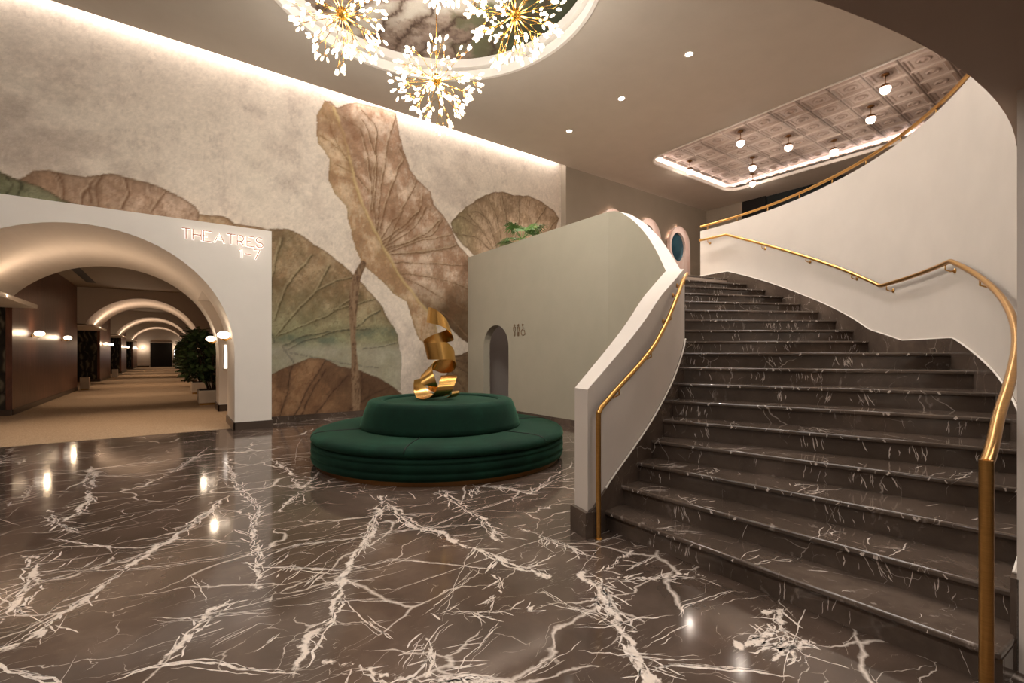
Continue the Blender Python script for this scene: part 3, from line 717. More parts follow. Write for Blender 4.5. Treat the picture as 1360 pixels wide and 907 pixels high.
# far end of the upper floor: dark glazing between brown posts
g = MB(); g.box(16.3, 16.4, 8.55, V_BACK, 2.7, 6.9); struct(g.build('wall_right', M['taupe']))
g = MB(); g.box(16.42, 16.46, -6.9, 8.5, 2.7, H_CEIL); gw = struct(g.build('window_1', M['glass']))
fr = MB()
fr.box(16.32, 16.44, 7.75, 8.55, 2.7, H_CEIL)
for v_ in (5.4, 4.95, 1.6, -2., -5.): fr.box(16.3, 16.42, v_, v_+.35, 2.7, H_CEIL)
fr.box(16.34, 16.42, -6.9, 7.75, 5.95, 6.05)
struct(fr.build('trim_1', M['black']))

# ---- main ceiling: round recess, rounded tin recess, light slot along the mural
RC = (3.03, 6.10); RR = 2.43
def rrect(x0, x1, y0, y1, r, n=8):
    P = []
    for cx_, cy_, a in ((x1-r, y1-r, 0), (x0+r, y1-r, 90), (x0+r, y0+r, 180), (x1-r, y0+r, 270)):
        P += [(cx_+r*math.cos(math.radians(a+90*k/n)), cy_+r*math.sin(math.radians(a+90*k/n))) for k in range(n+1)]
    return P
TIN = (10.7, 15.0, -3.0, 8.27)
ceil_out = [(-7.9, -7.2), (17, -7.2), (17, V_BACK+.02), (9.13, V_BACK+.02), (9.13, V_BACK-.02), (-7.9, V_BACK-.02)]
struct(plate('ceiling', [ceil_out, circ(RC[0], RC[1], RR+.03, 96), rrect(TIN[0]-.03, TIN[1]+.03, TIN[2], TIN[3]+.03, .48)], flat, H_CEIL, H_CEIL+.07, M['ceil']))
struct(MB().box(-7.9, 17, -7.2, 10.4, 7.25, 7.35).build('ceiling_upper', M['ceil']))
# round recess: two white drops with a dark gap, printed panel above
rg = MB()
rg.lathe([(RR, H_CEIL-.012), (RR, H_CEIL+.16), (RR+.06, H_CEIL+.16), (RR+.06, H_CEIL-.012), (RR, H_CEIL-.012)], (RC[0], RC[1], 0), 96)
rg.lathe([(RR-.07, H_CEIL+.185), (RR-.07, H_CEIL+.34), (RR+.06, H_CEIL+.34), (RR+.06, H_CEIL+.185), (RR-.07, H_CEIL+.185)], (RC[0], RC[1], 0), 96)
struct(rg.build('trim_2', M['white'], None, 'auto'))
us = np.arange(-2.45, 2.451, .0245)
pn, A, B = grid_mesh('ceiling_mural', us, us, lambda x, y: np.stack([x+RC[0], y+RC[1], x*0+H_CEIL+.345], 1), M['print'])
tag(pn, 'round printed lotus leaf panel in the recess above the chandeliers', 'ceiling panel')
bm = bmesh.new(); bm.from_mesh(pn.data)
n2 = fbm(A, B, 3.2, 6, .62); n3 = fbm(A+5, B, 10., 4, .7)
im = np.empty(A.shape+(3,)); im[:] = (150, 130, 116); im = lerp(im, (176, 160, 146), sstep(n2, .4, .6)); im = lerp(im, (104, 86, 74), sstep(n3, .5, .7)*.6)
gx = A+.55*(fbm(A, B, 1., 3)-.5)
im = lerp(im, (104, 104, 78), sstep(A*.8-B*.6+(n2-.5)*1.2, .1, .5)); im = lerp(im, (62, 66, 48), sstep(A*.8-B*.6+(n2-.5)*1.6, .9, 1.3))
im = lerp(im, (198, 188, 174), sstep(.5-np.abs(A*.9+B*.7-.95+(n2-.5)*.5), .1, .25)*sstep(B, -.3, .5))
for k in range(9):
    pth = [(-1.9+.42*k+.16*math.sin(j*1.3+k)+.05*j*(k-3)*.25, -2.5+.5*j) for j in range(11)]
    d = seg_dist(A+(n2-.5)*.4, B, pth, False, .5)
    im = lerp(im, (58, 42, 32), np.exp(-(d/.028)**2)*.9); im = lerp(im, (96, 76, 62), np.exp(-(d/.12)**2)*.4)
bm.free(); set_color(pn, np.clip(im*.92, 0, 255))
# pressed tin panels in the rounded recess
u0, u1, v0, v1_ = TIN; H_T = H_CEIL+.26
SU, SV = .615, .596
us = np.arange(0, u1-u0+.6, SU/40); vs = np.arange(0, v1_-v0+.6, SV/40)
def tin_h(x, y):
    gx = (x+u0-.3-11.34)/SU; gy = (8.24-(y+v0-.3))/SV
    fx = np.abs(gx % 1-.5)*2; fy = np.abs(gy % 1-.5)*2      # 0 centre .. 1 edge
    e = np.maximum(fx, fy)
    rib = np.where(e > .88, 1., 0.)*np.where(fy >= fx, 1.3, .7)-np.where((fy > .965), .8, 0)
    mold = .55*np.exp(-((e-.70)/.05)**2)
    rr_ = np.hypot(fx, fy)
    ro = .9*np.exp(-((rr_-.30)/.06)**2)+.6*np.exp(-(rr_/.10)**2)
    return (rib+mold+ro)*.036
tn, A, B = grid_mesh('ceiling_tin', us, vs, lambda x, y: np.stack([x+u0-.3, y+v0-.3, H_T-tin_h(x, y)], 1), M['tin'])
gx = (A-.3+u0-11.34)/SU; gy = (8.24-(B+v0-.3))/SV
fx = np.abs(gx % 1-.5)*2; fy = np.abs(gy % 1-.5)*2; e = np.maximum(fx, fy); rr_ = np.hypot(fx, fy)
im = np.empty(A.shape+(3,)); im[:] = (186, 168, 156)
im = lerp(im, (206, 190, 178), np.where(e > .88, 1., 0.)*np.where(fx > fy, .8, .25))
im = lerp(im, (112, 98, 90), np.exp(-((fy-.965)/.022)**2)*.8)  # antique dark lines by ribs and mouldings also paint in relief shade
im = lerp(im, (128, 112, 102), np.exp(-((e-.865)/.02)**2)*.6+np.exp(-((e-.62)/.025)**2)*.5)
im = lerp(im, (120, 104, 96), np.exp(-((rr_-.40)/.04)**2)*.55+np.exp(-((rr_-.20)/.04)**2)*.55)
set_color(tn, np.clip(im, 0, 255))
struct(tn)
tr = MB()
L0 = rrect(u0-.0, u1+.0, v0, v1_, .45); L1 = rrect(u0-.05, u1+.05, v0-.05, v1_+.05, .5)
tr.loft([[(x, y, H_CEIL-.015) for x, y in L0], [(x, y, H_CEIL+.075) for x, y in L0], [(x, y, H_CEIL+.075) for x, y in L1], [(x, y, H_CEIL-.015) for x, y in L1], [(x, y, H_CEIL-.015) for x, y in L0]], True, False)
struct(tr.build('trim_3', M['white']))

# ---- olive wall, doorway, passage behind it
def arch(x0, x1, z0, top, n=16):
    r = (x1-x0)/2
    return [(x0, z0)]+[((x0+x1)/2-r*math.cos(PI*k/n), top-r+r*math.sin(PI*k/n)) for k in range(n+1)]+[(x1, z0)]
OL_TOP = 3.76
ow_out = [(5.45, 0)]+arch(8.36, 9.38, 0, 2.0)+[(V_MUR-.004, 0), (V_MUR-.004, OL_TOP), (5.45, OL_TOP)]
struct(plate('wall_olive', [ow_out], on_u, U_OL, U_OL+.18, M['olive']))
ps = MB()
ps.box(7.5, 7.6, 7.4, V_MUR-.07, 0, 2.45).box(U_OL+.19, 7.6, V_MUR-.16, V_MUR-.06, 0, 2.45).box(U_OL+.19, 7.6, 7.35, 7.45, 0, 2.45).box(U_OL+.19, 7.6, 7.35, V_MUR-.06, 2.4, 2.45)
struct(ps.build('wall_passage', M['lav']))
# ---- parapet of the stair, one curved wall
R_OUT = [(-102.5, 3.10), (-98.7, 3.01), (-94.7, 2.965), (-90, 2.935), (-80, 2.865), (-70, 2.82), (-60, 2.81), (-45, 2.82), (-30, 2.86), (-15, 2.95), (0, 3.06)]
CAP = [(-102.5, 1.08), (-97, 1.265), (-94, 1.38), (-88, 1.61), (-82, 1.84), (-76, 1.99), (-70, 2.11), (-64, 2.22), (-58, 2.29), (-51, 2.32), (-45, 2.37), (-38, 2.56), (-32.5, 2.76), (-22, 3.14), (-14, 3.43), (-5.4, 3.70), (0, OL_TOP)]
def smooth_i(x, kn, w=2.5):
    return sum(interp(x+d, kn) for d in (-w, -w/2, 0, w/2, w))/5
angs = [-102.5+.75*i for i in range(int(102.5/.75)+1)]+[0.]
cap_h = lambda a: interp(a, CAP) if a < -100 or a > -2 else smooth_i(a, CAP)
r_out = lambda a: interp(a, R_OUT) if a < -100 or a > -3 else smooth_i(a, R_OUT)
rings = []
for a in angs:
    ro = r_out(a); x0, y0 = pol(ro-.18, a); x1, y1 = pol(ro, a); hh = cap_h(a)
    rings.append([(x0, y0, 0), (x1, y1, 0), (x1, y1, hh), (x0, y0, hh)])
pp = struct(MB().loft(rings).build('wall_parapet', M['cream'], None, 'auto'))
pp.data.materials.append(M['olive'])
for f in pp.data.polygons:
    c_ = f.center; n_ = f.normal
    if abs(n_.z) < .5:
        rad = Vector((c_.x-CS[0], c_.y-CS[1], 0)).normalized()
        if rad.dot(n_) < -.6: f.material_index = 1

# ---- staircase
AL = {1: -98.9, 2: -94.8, 3: -90.6, 4: -86.0, 5: -81.2, 6: -76.2, 7: -71.0, 8: -65.7, 9: -60.4, 10: -42.6, 11: -39.4, 12: -35.9, 13: -32.3, 14: -28.2, 15: -24.0, 16: -19.8, 17: -15.2, 18: -10.3}
AR = {1: -95.2, 2: -91.6, 3: -87.4, 4: -82.6, 5: -77.8, 6: -73.4, 7: -69.0, 8: -64.0, 9: -59.0, 10: -41.8, 11: -38.6, 12: -35.0, 13: -31.2, 14: -27.2, 15: -23.3, 16: -19.3, 17: -15.0, 18: -10.3}
RS = .15
st = empty('staircase', pol(4., -99)+(0,), 'broad curved flight of dark brown marble steps with white veins', 'staircase')
R_IN = lambda a: r_out(a)+.002
for i in range(1, 19):
    al, ar = AL[i], AR[i]
    z1 = i*RS
    bl, br = (AL[i+1]+.8, AR[i+1]+.5) if i < 18 else (al+2.5, ar+2.5)
    rw = 5.117
    # tread: radial slab with arcs at both ends
    nl = 6
    inner = [pol(R_IN(al+(bl-al)*k/nl), al+(bl-al)*k/nl) for k in range(nl+1)]
    outer = [pol(rw, ar+(br-ar)*k/nl) for k in range(nl+1)]
    poly = inner+outer[::-1]
    R_ = random.Random(100+i); S = []
    f0, f1 = np.array(pol(R_IN(al), al)), np.array(pol(rw, ar)); b0_, b1_ = np.array(inner[-1]), np.array(outer[-1])
    for k in range(R_.randint(5, 8)):           # clusters of strokes on the tread
        sc = R_.uniform(.03, .97); tilt = R_.uniform(-.10, .10); big = R_.random() < .35
        for j in range(R_.randint(5, 11) if big else R_.randint(1, 3)):
            s0 = min(.985, max(.015, sc+R_.gauss(0, .03))); t0 = R_.uniform(.03, .6); t1 = min(.82, t0+R_.uniform(.08, .4)); s1 = min(.985, max(.015, s0+tilt*(t1-t0)*2+R_.gauss(0, .012)))
            if R_.random() < .25: t0 = .025
            q = lambda s, t: (f0+(f1-f0)*s)*(1-t)+(b0_+(b1_-b0_)*s)*t
            S.append(strand([q(s0, t0), q((s0+s1)/2+R_.gauss(0, .006), (t0+t1)/2), q(s1, t1)], R_.uniform(.002, .0065), R_, .007, .02))
    V2, F2 = [], []; strips_to_quads(S, V2, F2)
    mb = MB().prism(poly, z1-.034, z1); nt_ = len(mb.F); mb.add([(x, y, z1+.0005) for x, y in V2], F2)
    ex = (f1-f0)/np.linalg.norm(f1-f0); nn = np.array((ex[1], -ex[0])); wd = np.linalg.norm(f1-f0)
    S = []
    for k in range(R_.randint(8, 15)):          # bright ends on the nosing
        x = R_.uniform(.03, .97)*wd; S.append(strand([(x, .008), (x+R_.uniform(-.02, .02), .026)], R_.uniform(.004, .014), R_, .002, .006, False))
    V2, F2 = [], []; strips_to_quads(S, V2, F2)
    mb.add([tuple(f0+ex*p[0]+nn*.0005)+(z1-.034+p[1],) for p in V2], F2)
    t = mb.build('tread', M['marble'], st, 'auto')
    t.data.materials.append(M['vein']); t.data.polygons.foreach_set('material_index', [0]*nt_+[1]*(len(mb.F)-nt_))
    bevel(t, .013, 4, 40).modifiers[-1].harden_normals = True
    # riser stands 25 mm behind the nosing
    dl, dr = .55, .32
    a0, a1 = pol(R_IN(al), al+dl), pol(rw, ar+dr)
    a2, a3 = pol(rw, ar+dr+.25), pol(R_IN(al), al+dl+.45)
    mb = MB().prism([a0, a1, a2, a3], (i-1)*RS, z1-.034); nt_ = len(mb.F)
    f0, f1 = np.array(a0), np.array(a1); ex = (f1-f0)/np.linalg.norm(f1-f0); nn = np.array((ex[1], -ex[0])); wd = np.linalg.norm(f1-f0); hr = RS-.034
    S = []
    for k in range(R_.randint(6, 9)):
        xc = R_.uniform(.03, .97)*wd; tilt = R_.uniform(-.05, .07); big = R_.random() < .35
        for j in range(R_.randint(4, 9) if big else R_.randint(1, 2)):
            x = min(wd*.985, max(wd*.015, xc+R_.gauss(0, .045))); y0 = R_.uniform(.002, .06); y1 = min(hr-.003, y0+R_.uniform(.03, .11)); x1_ = min(wd*.985, max(wd*.015, x+tilt*(y1-y0)*6+R_.gauss(0, .008)))
            S.append(strand([(x, y1), ((x+x1_)/2+R_.gauss(0, .005), (y0+y1)/2), (x1_, y0)], R_.uniform(.0018, .006), R_, .005, .014))
    V2, F2 = [], []; strips_to_quads(S, V2, F2)
    mb.add([tuple(f0+ex*p[0]+nn*.0005)+((i-1)*RS+p[1],) for p in V2], F2)
    rz = mb.build('riser', M['marble'], st)
    rz.data.materials.append(M['vein']); rz.data.polygons.foreach_set('material_index', [0]*nt_+[1]*(len(mb.F)-nt_))
def pitch(a, ang):
    kn = [(ang[1]-4.2, .0)]+[(ang[i], i*RS) for i in range(1, 10)]+[(-48.5, 9*RS)]+[(ang[i], i*RS) for i in range(10, 19)]+[(0, 18*RS)]
    return interp(a, kn)
# skirtings against both curved walls
rings = []
a = -102.3
while a <= -6:
    ro = r_out(a)
    hh = max(.20, pitch(a, AL)+.145) if a < -98 else pitch(a, AL)+.15
    x0, y0 = pol(ro-.004, a); x1, y1 = pol(ro+.022, a)
    z0 = max(0, pitch(a, AL)-.32)
    rings.append([(x0, y0, z0), (x1, y1, z0), (x1, y1, hh), (x0, y0, hh)]); a += .8
MB().loft(rings).build('skirting', M['marble'], st)
R_DR = 5.12
rings = []
a = -92.7
while a <= -3.0:
    hh = max(.2, pitch(a, AR)+.135)
    z0 = max(0, pitch(a, AR)-.32)
    x0, y0 = pol(R_DR-.02, a); x1, y1 = pol(R_DR+.005, a)
    rings.append([(x0, y0, z0), (x1, y1, z0), (x1, y1, hh), (x0, y0, hh)]); a += .8
MB().loft(rings).build('skirting', M['marble'], st)
# dark plinth wrapped round the parapet's end
pe = MB()
q = [pol(2.90, -102.2), pol(2.90, -103.0), pol(3.125, -103.0), pol(3.125, -101.6)]
pe.prism([pol(2.905, -101.2), pol(2.905, -103.1), pol(3.122, -103.1), pol(3.122, -101.2)], 0, .19)
pe.build('plinth', M['marble'], st)
MB().prism([pol(5.085, -94.6), pol(5.117, -94.6), pol(5.117, -92.6), pol(5.085, -92.6)], 0, .116).build('end_panel', M['marble'], st)
# thin pale bead along the skirting tops
for rr_, ang, s_ in ((lambda a: r_out(a)+.014, AL, .152), (lambda a: R_DR-.012, AR, .137)):
    P = []
    a = -98.5 if ang is AL else -92.4
    while a < (-10 if ang is AL else -3.1):
        x, y = pol(rr_(a), a); P.append((x, y, max(.2, pitch(a, ang)+s_))); a += 1.
    b_ = MB().tube(P, .008, 6).build('bead', M['white'], st); tag(b_, 'pale bead along the skirting top')
# ---- drum wall
rings = []
a = -92.7
while a <= -2.9+1e-6:
    x0, y0 = pol(R_DR, a); x1, y1 = pol(R_DR+.14, a)
    rings.append([(x0, y0, 0), (x1, y1, 0), (x1, y1, 3.70), (x0, y0, 3.70)]); a += .9
struct(MB().loft(rings).build('wall_drum', M['cream'], None, 'auto'))
# ---- upper floor slab with its dark soffit
uf = [pol(2.86, -10.25), pol(3.9, -10.25), pol(5.1, -10.25)]
uf += [pol(5.1, -6), pol(5.1, -3)]
uf += [pol(5.2, a) for a in range(-3, -83, -3)]
uf += [pol(5.05, a) for a in range(-84, -119, -2)]
uf += [(-.3, -6.9), (16.3, -6.9), (16.3, V_BACK), (U_OL+.1, V_BACK), (U_OL+.1, 5.5)]
uf += [pol(2.95, -4), pol(2.9, -8)]
struct(plate('floor_upper', [uf], flat, 2.45, 2.695, M['soffit']))

# ---- brass rails
def rail_path(kn, rf, a0, a1, n=90):
    return [pol(rf(a0+(a1-a0)*k/n), a0+(a1-a0)*k/n)+(interp(a0+(a1-a0)*k/n, kn),) for k in range(n+1)]
def bracket(root, rw, rr_, a, h, sgn):
    b = MB()
    x0, y0 = pol(rw, a); x1, y1 = pol(rr_, a); xm, ym = pol((rw+rr_)/2, a)
    b.tube([(x0, y0, h-.075), (xm, ym, h-.078), (x1, y1, h-.062), (x1, y1, h-.015)], .007, 8)
    ax = Vector((x1-x0, y1-y0, 0)).normalized()
    b.lathe([(0, 0), (.024, 0), (.024, .007), (.012, .012), (0, .012)], (x0, y0, h-.075), 14, ax)
    return b.build('bracket', M['gold'], root, True)
RL = [(-101.4, .925), (-98, 1.04), (-92, 1.235), (-87, 1.41), (-82, 1.62), (-77, 1.85), (-72, 2.06), (-66, 2.19)]
rl = lambda a: r_out(a)+.075
lh = empty('handrail', pol(rl(-101.4), -101.4)+(0,), 'brass handrail with a floor post along the left parapet of the stairs', 'handrail')
P = rail_path(RL, rl, -101.4, -68, 60)
P = [P[0][:2]+(.905,)]+P[1:]
MB().tube(P, .019, 12).build('rail', M['gold'], lh, 'auto')
MB().tube([P[0][:2]+(0.,), P[0][:2]+(.915,)], .019, 14).lathe([(0, 0), (.03, 0), (.03, .006), (.02, .01), (0, .01)], P[0][:2]+(0,), 18).build('post', M['gold'], lh, 'auto')
for a in (-96.5, -88, -80, -74, -70.5): bracket(lh, r_out(a), rl(a), a, interp(a, RL), 1)
RRK = [(-97.5, .93), (-66.2, 1.975), (-60.3, 2.17), (-45.2, 2.13), (-36.4, 2.48), (-26.7, 2.86), (-10.5, 3.49), (-3.9, 3.51)]
rr = lambda a: sum(interp(a+d, [(-98.5, 5.145), (-93, 5.068), (-88, 5.05)]) for d in (-1.2, 0, 1.2))/3
rh = empty('handrail', pol(rr(-97.5), -97.5)+(0,), 'long brass handrail stepping up the curved wall on the right of the stairs', 'handrail')
rk = [pol(rr(a), a)+(interp(a, RRK),) for a in [-97.5+.5*i for i in range(int(93.5/.5)+1)]]
MB().tube(rk, .021, 14).build('rail', M['gold'], rh, 'auto')
MB().tube([rk[0][:2]+(0.,), rk[0][:2]+(.945,)], .021, 14).lathe([(0, 0), (.034, 0), (.034, .006), (.022, .01), (0, .01)], rk[0][:2]+(0,), 18).build('post', M['gold'], rh, 'auto')
for a in (-86, -77, -67.5, -59.2, -46.5, -39, -29, -19, -6): bracket(rh, R_DR, 5.05, a, interp(a, RRK), 1)
th = empty('balustrade_rail', pol(5.16, -30)+(3.7,), 'brass top rail above the upper balustrade of the curved wall', 'handrail')
MB().tube([pol(5.17, a)+(3.80,) for a in [-96+.9*i for i in range(104)]], .021, 10).build('rail', M['gold'], th, 'auto')
for a in (-5, -12, -19, -26, -33, -40, -47, -54, -61, -68):
    x, y = pol(5.17, a); MB().tube([(x, y, 3.70), (x, y, 3.79)], .008, 8).build('post', M['gold'], th, True)

# ---- dark baseboards
bb = MB().box(1.48, U_OL-.02, V_MUR-.03, V_MUR-.002, 0, .115); struct(bb.build('baseboard_back', M['marble']))
bb = MB().box(U_OL-.022, U_OL-.001, 5.6, 8.34, 0, .115).box(U_OL-.022, U_OL-.001, 9.40, V_MUR-.04, 0, .115); struct(bb.build('baseboard_right', M['marble']))
rings = []
a = -101.0
while a < 1:
    ri = r_out(min(a, 0))-.18
    x0, y0 = pol(ri-.02, a); x1, y1 = pol(ri+.004, a)
    rings.append([(x0, y0, 0), (x1, y1, 0), (x1, y1, .115), (x0, y0, .115)]); a += 2
struct(MB().loft(rings).build('baseboard_parapet', M['marble']))

# ---------------------------------------------------------------- corridor behind the arch
V_P, V_Q = 9.44, 13.7
U_W = -2.8; U_R = 1.27
def vault(cu, cz, r, u_right, cut, n=40):
    """right foot, over the arc, down to the ledge height cut on the left"""
    P = [(u_right, 0.)]
    a1 = PI-math.asin((cut-cz)/r)
    for k in range(n+1):
        a = a1*k/n; P.append((cu+r*math.cos(a), cz+r*math.sin(a)))
    return P
def portal_block(name, v0, v1, cu, cz, r, cut, top, u_end, left=-7.6, mat='white'):
    P = vault(cu, cz, r, cu+r, cut)
    P = [(u_end, 0)]+[(u_end, top), (left, top), (left, cut)]+P[::-1]
    return struct(plate(name, [P], on_v, v0, v1, M[mat]))
# front portal: right leg has an arched side opening, so it is built of three lengths
PC = (-1.06, 1.339, 1.95)
for k, (va, vb) in enumerate(((V_P, 10.75), (12.75, V_Q))):
    portal_block('wall_portal', va, vb, *PC, 2.38, 3.57, 1.47)
P = vault(*PC, PC[0]+PC[2], 2.38)
H_o = 2.55
ua = PC[0]+math.sqrt(PC[2]**2-(H_o-PC[1])**2)
Pm = [(1.47, H_o), (1.47, 3.57), (-7.6, 3.57), (-7.6, 2.38)]+[p for p in P[::-1] if p[1] > H_o or p[0] < 0]+[(ua, H_o)]
struct(plate('wall_portal', [Pm], on_v, 10.75, 12.75, M['white']))
struct(MB().box(1.40, 1.55, 10.7, 12.8, 0, 3.5).build('wall_niche', M['cream']))
# arched head of the side opening
n = 16
hd = [(10.75, 2.56)]+[(11.75-1.*math.cos(PI*k/n), 1.75+.75*math.sin(PI*k/n)) for k in range(n+1)]+[(12.75, 2.56)]
struct(plate('trim_4', [hd], on_u, .93, 1.40, M['white']))
def ledge(v0, v1, lip, h, mat='white'):
    b = MB().box(-7.0, lip, v0+.02, v1+.12, h-.08, h-.035).box(lip-.03, lip, v0+.02, v1+.12, h-.036, h+.0)
    return struct(b.build('trim_5', M[mat]))
ledge(V_P, V_Q, -2.28, 2.37)
RIBS = [(23.2, 27.6), (34.8, 39.0), (46.4, 50.4)]
for (va, vb) in RIBS:
    portal_block('wall_rib', va, vb, -.9, 1.6, 1.89, 2.46, 3.85, 1.6, -6.0, 'cream')
    ledge(va, vb, -2.36, 2.45)
struct(MB().box(-7.6, 1.6, V_MUR+.3, 60.2, 3.80, 3.9).build('ceiling_corridor', M['taupe']))
struct(MB().box(-7.6, 1.47, 9.72, 60, -.02, .006).build('floor_carpet', M['carpet']))
struct(MB().box(U_R, U_R+.1, 13.7, 60, 0, 3.85).build('wall_corridor_right', M['wood']))
for i, (va, vb) in enumerate(((14.6, 23.25), (30., 34.85), (42., 46.45), (53.5, 60))):
    struct(MB().box(U_W-.12, U_W, va, vb, 0, 3.85).build('wall_corridor_left', M['wood']))
    struct(MB().box(U_W, U_W+.02, va-.02, vb, 0, .13).build('baseboard_corridor', M['base']))
    struct(MB().box(-7.5, U_W-.10, va-.02, va+.06, 0, 3.85).build('wall_leaf', M['dark_leaf']))
    struct(MB().box(-7.5, U_W+.0, va-.045, va-.02, 0, .13).build('baseboard_alcove', M['base']))
struct(MB().box(-7.6, -5.0, 23.2, 23.3, 0, 3.85).box(-7.6, -7.5, V_MUR+.4, 60, 0, 3.79).build('wall_alcove', M['wood']))
struct(MB().box(-7.6, 1.6, 60, 60.2, 0, 3.9).build('wall_corridor_end', M['cream']))
struct(MB().box(U_W, U_R, 59.97, 60, 0, .15).build('baseboard_end', M['base']))
dr = MB().box(-1.75, .05, 59.9, 59.99, 0, 2.45); struct(dr.build('door_1', M['black']))
fr = MB().box(-1.83, -1.75, 59.88, 60, 0, 2.53).box(.05, .13, 59.88, 60, 0, 2.53).box(-1.75, .05, 59.88, 60, 2.45, 2.53); struct(fr.build('trim_6', M['cream']))
# column feet
bs = MB()
bs.box(.875, 1.485, V_P-.015, V_P+.01, 0, .14).box(.865, .895, V_P-.015, 10.76, 0, .14).box(.865, 1.40, 12.73, 12.76, 0, .16).box(.865, .895, 12.73, V_Q+.01, 0, .16).box(1.465, 1.485, V_P, V_MUR-.03, 0, .14)
struct(bs.build('baseboard_portal', M['base']))
# dark slot diffuser in the corridor ceiling
vt = MB()
vt.box(-2.35, -2.12, 16., 21.5, 3.785, 3.80)
tag(vt.build('air_vent', M['black']), 'long dark slot vent in the corridor ceiling beside the walnut wall', 'vent')

# lit display recess on the far portal leg
dc = empty('display_case', (1.13, 12.72, 1.0), 'small lit white display box set in the portal leg beside the tree', 'display case')
b = MB().box(.98, 1.36, 12.735, 12.745, 1.0, 1.55).build('back_panel', M['case'], dc)
b = MB().box(.96, .98, 12.64, 12.74, .98, 1.57).box(1.36, 1.385, 12.64, 12.74, .98, 1.57).box(.98, 1.36, 12.64, 12.74, 1.55, 1.57).box(.96, 1.385, 12.53, 12.74, .98, 1.0)
b.build('frame', M['white'], dc)
tag(MB().lathe([(0, 0), (.05, 0), (.05, .02), (.02, .05), (.035, .12), (.06, .20), (.03, .26), (0, .27)], (1.27, 12.60, 1.001), 16).build('gold_figurine', M['gold'], None, True), 'small gold ornament standing in the lit display box', 'ornament')

# white planters by the corridor's left wall and poster at its end
def small_planter(x, y):
    r = empty('planter_box', (x, y, .006), None, 'planter')
    MB().box(-.13, .13, -.13, .13, .03, .46).build('pot', M['planter'], r, False, True)
    MB().box(-.11, .11, -.11, .11, .455, .47).build('soil', M['soil'], r, False, True)
    MB().box(-.11, .11, -.11, .11, 0, .03).build('foot', M['gold'], r, False, True)
    return r
tag(small_planter(-2.62, 23.55), 'small white planter box at the far end of the nearest walnut wall')
tag(small_planter(-2.62, 35.1), 'small white planter box farther down the corridor at the second arch')
ps = empty('poster_stand', (.45, 56.5, 0), 'small lit white poster on a stand beside the far black door', 'poster')
MB().box(.2, .7, 56.48, 56.50, .95, 1.75).build('poster', M['poster'], ps)
MB().box(.17, .73, 56.50, 56.52, .92, 1.78).tube([(.45, 56.52, .93), (.45, 56.52, .02)], .02, 8).box(.2, .7, 56.4, 56.64, .0, .02).build('stand', M['dark_brass'], ps)

# ---- sconces
def make_sconce(name, loc, rz, label, group):
    r = empty(name, loc, label, 'wall lamp', group, rz)
    # wall is at local x = 0, lamp reaches +x
    MB().lathe([(0, 0), (.05, 0), (.05, .012), (.03, .02), (0, .02)], (0, 0, -.04), 20, (1, 0, 0)).build('backplate', M['brass'], r, True, True)
    MB().tube([(0, 0, -.04), (.06, 0, -.05), (.10, 0, -.085), (.13, 0, -.08), (.14, 0, -.06)], .009, 8).lathe([(0, -.075), (.035, -.07), (.045, -.05), (.03, -.045)], (.14, 0, 0), 16).build('arm', M['brass'], r, True, True)
    MB().lathe([(0, -.06), (.06, -.05), (.095, -.02), (.10, .01), (.09, .04), (.055, .065), (0, .075)], (.14, 0, .01), 24).build('globe', M['sconce'], r, True, True)
    return r
LEFT = [(16.3, 'nearest opal sconce on the walnut wall left of the corridor'), (20.2, 'second opal sconce on the nearest walnut wall, just before the white planter box'), (31.0, 'opal sconce on the second walnut wall, the nearer of its pair'), (33.3, 'opal sconce on the second walnut wall, the farther of its pair'), (43.2, 'opal sconce on the third walnut wall, the nearer of its pair'), (45.4, 'opal sconce on the third walnut wall, the farther of its pair'), (55.5, 'farthest opal sconce on the left corridor wall near the end wall')]
first = None
for v_, lb in LEFT:
    o = make_sconce('wall_sconce', (U_W+.005, v_, 1.83), 0, lb, 'opal sconces along the left corridor walls') if first is None else copy_tree(first)
    if first is None: first = o
    o.location = (U_W+.005, v_, 1.83); o['label'] = lb; o.rotation_euler = (0, 0, 0)
    light('POINT', 'sconce_light', (U_W+.28, v_, 1.86), 9., (1., .72, .46), radius=.06)
for loc, lb in (((.89, 9.75, 1.66), 'large bright opal sconce on the near jamb of the portal below the sign'), ((.89, 13.15, 1.68), 'opal sconce on the far portal leg above the lit display box')):
    o = copy_tree(first); o.location = loc; o.rotation_euler = (0, 0, PI); o['label'] = lb; o['group'] = 'opal sconces on the portal legs'
    light('POINT', 'sconce_light', (loc[0]-.28, loc[1], loc[2]+.03), 5., (1., .78, .56), radius=.06)
o = copy_tree(first); o.location = (.55, 59.985, 1.9); o.rotation_euler = (0, 0, -PI/2); o['label'] = 'opal sconce on the end wall right of the black door'; o['group'] = 'opal sconces on the end wall'
light('POINT', 'sconce_light', (.55, 59.6, 1.95), 22., (1., .78, .56), radius=.09)
o = copy_tree(first); o.location = (-2.35, 59.985, 1.9); o.rotation_euler = (0, 0, -PI/2); o['label'] = 'opal sconce on the end wall left of the black door'; o['group'] = 'opal sconces on the end wall'
light('POINT', 'sconce_light', (-2.35, 59.6, 1.95), 22., (1., .78, .56), radius=.09)

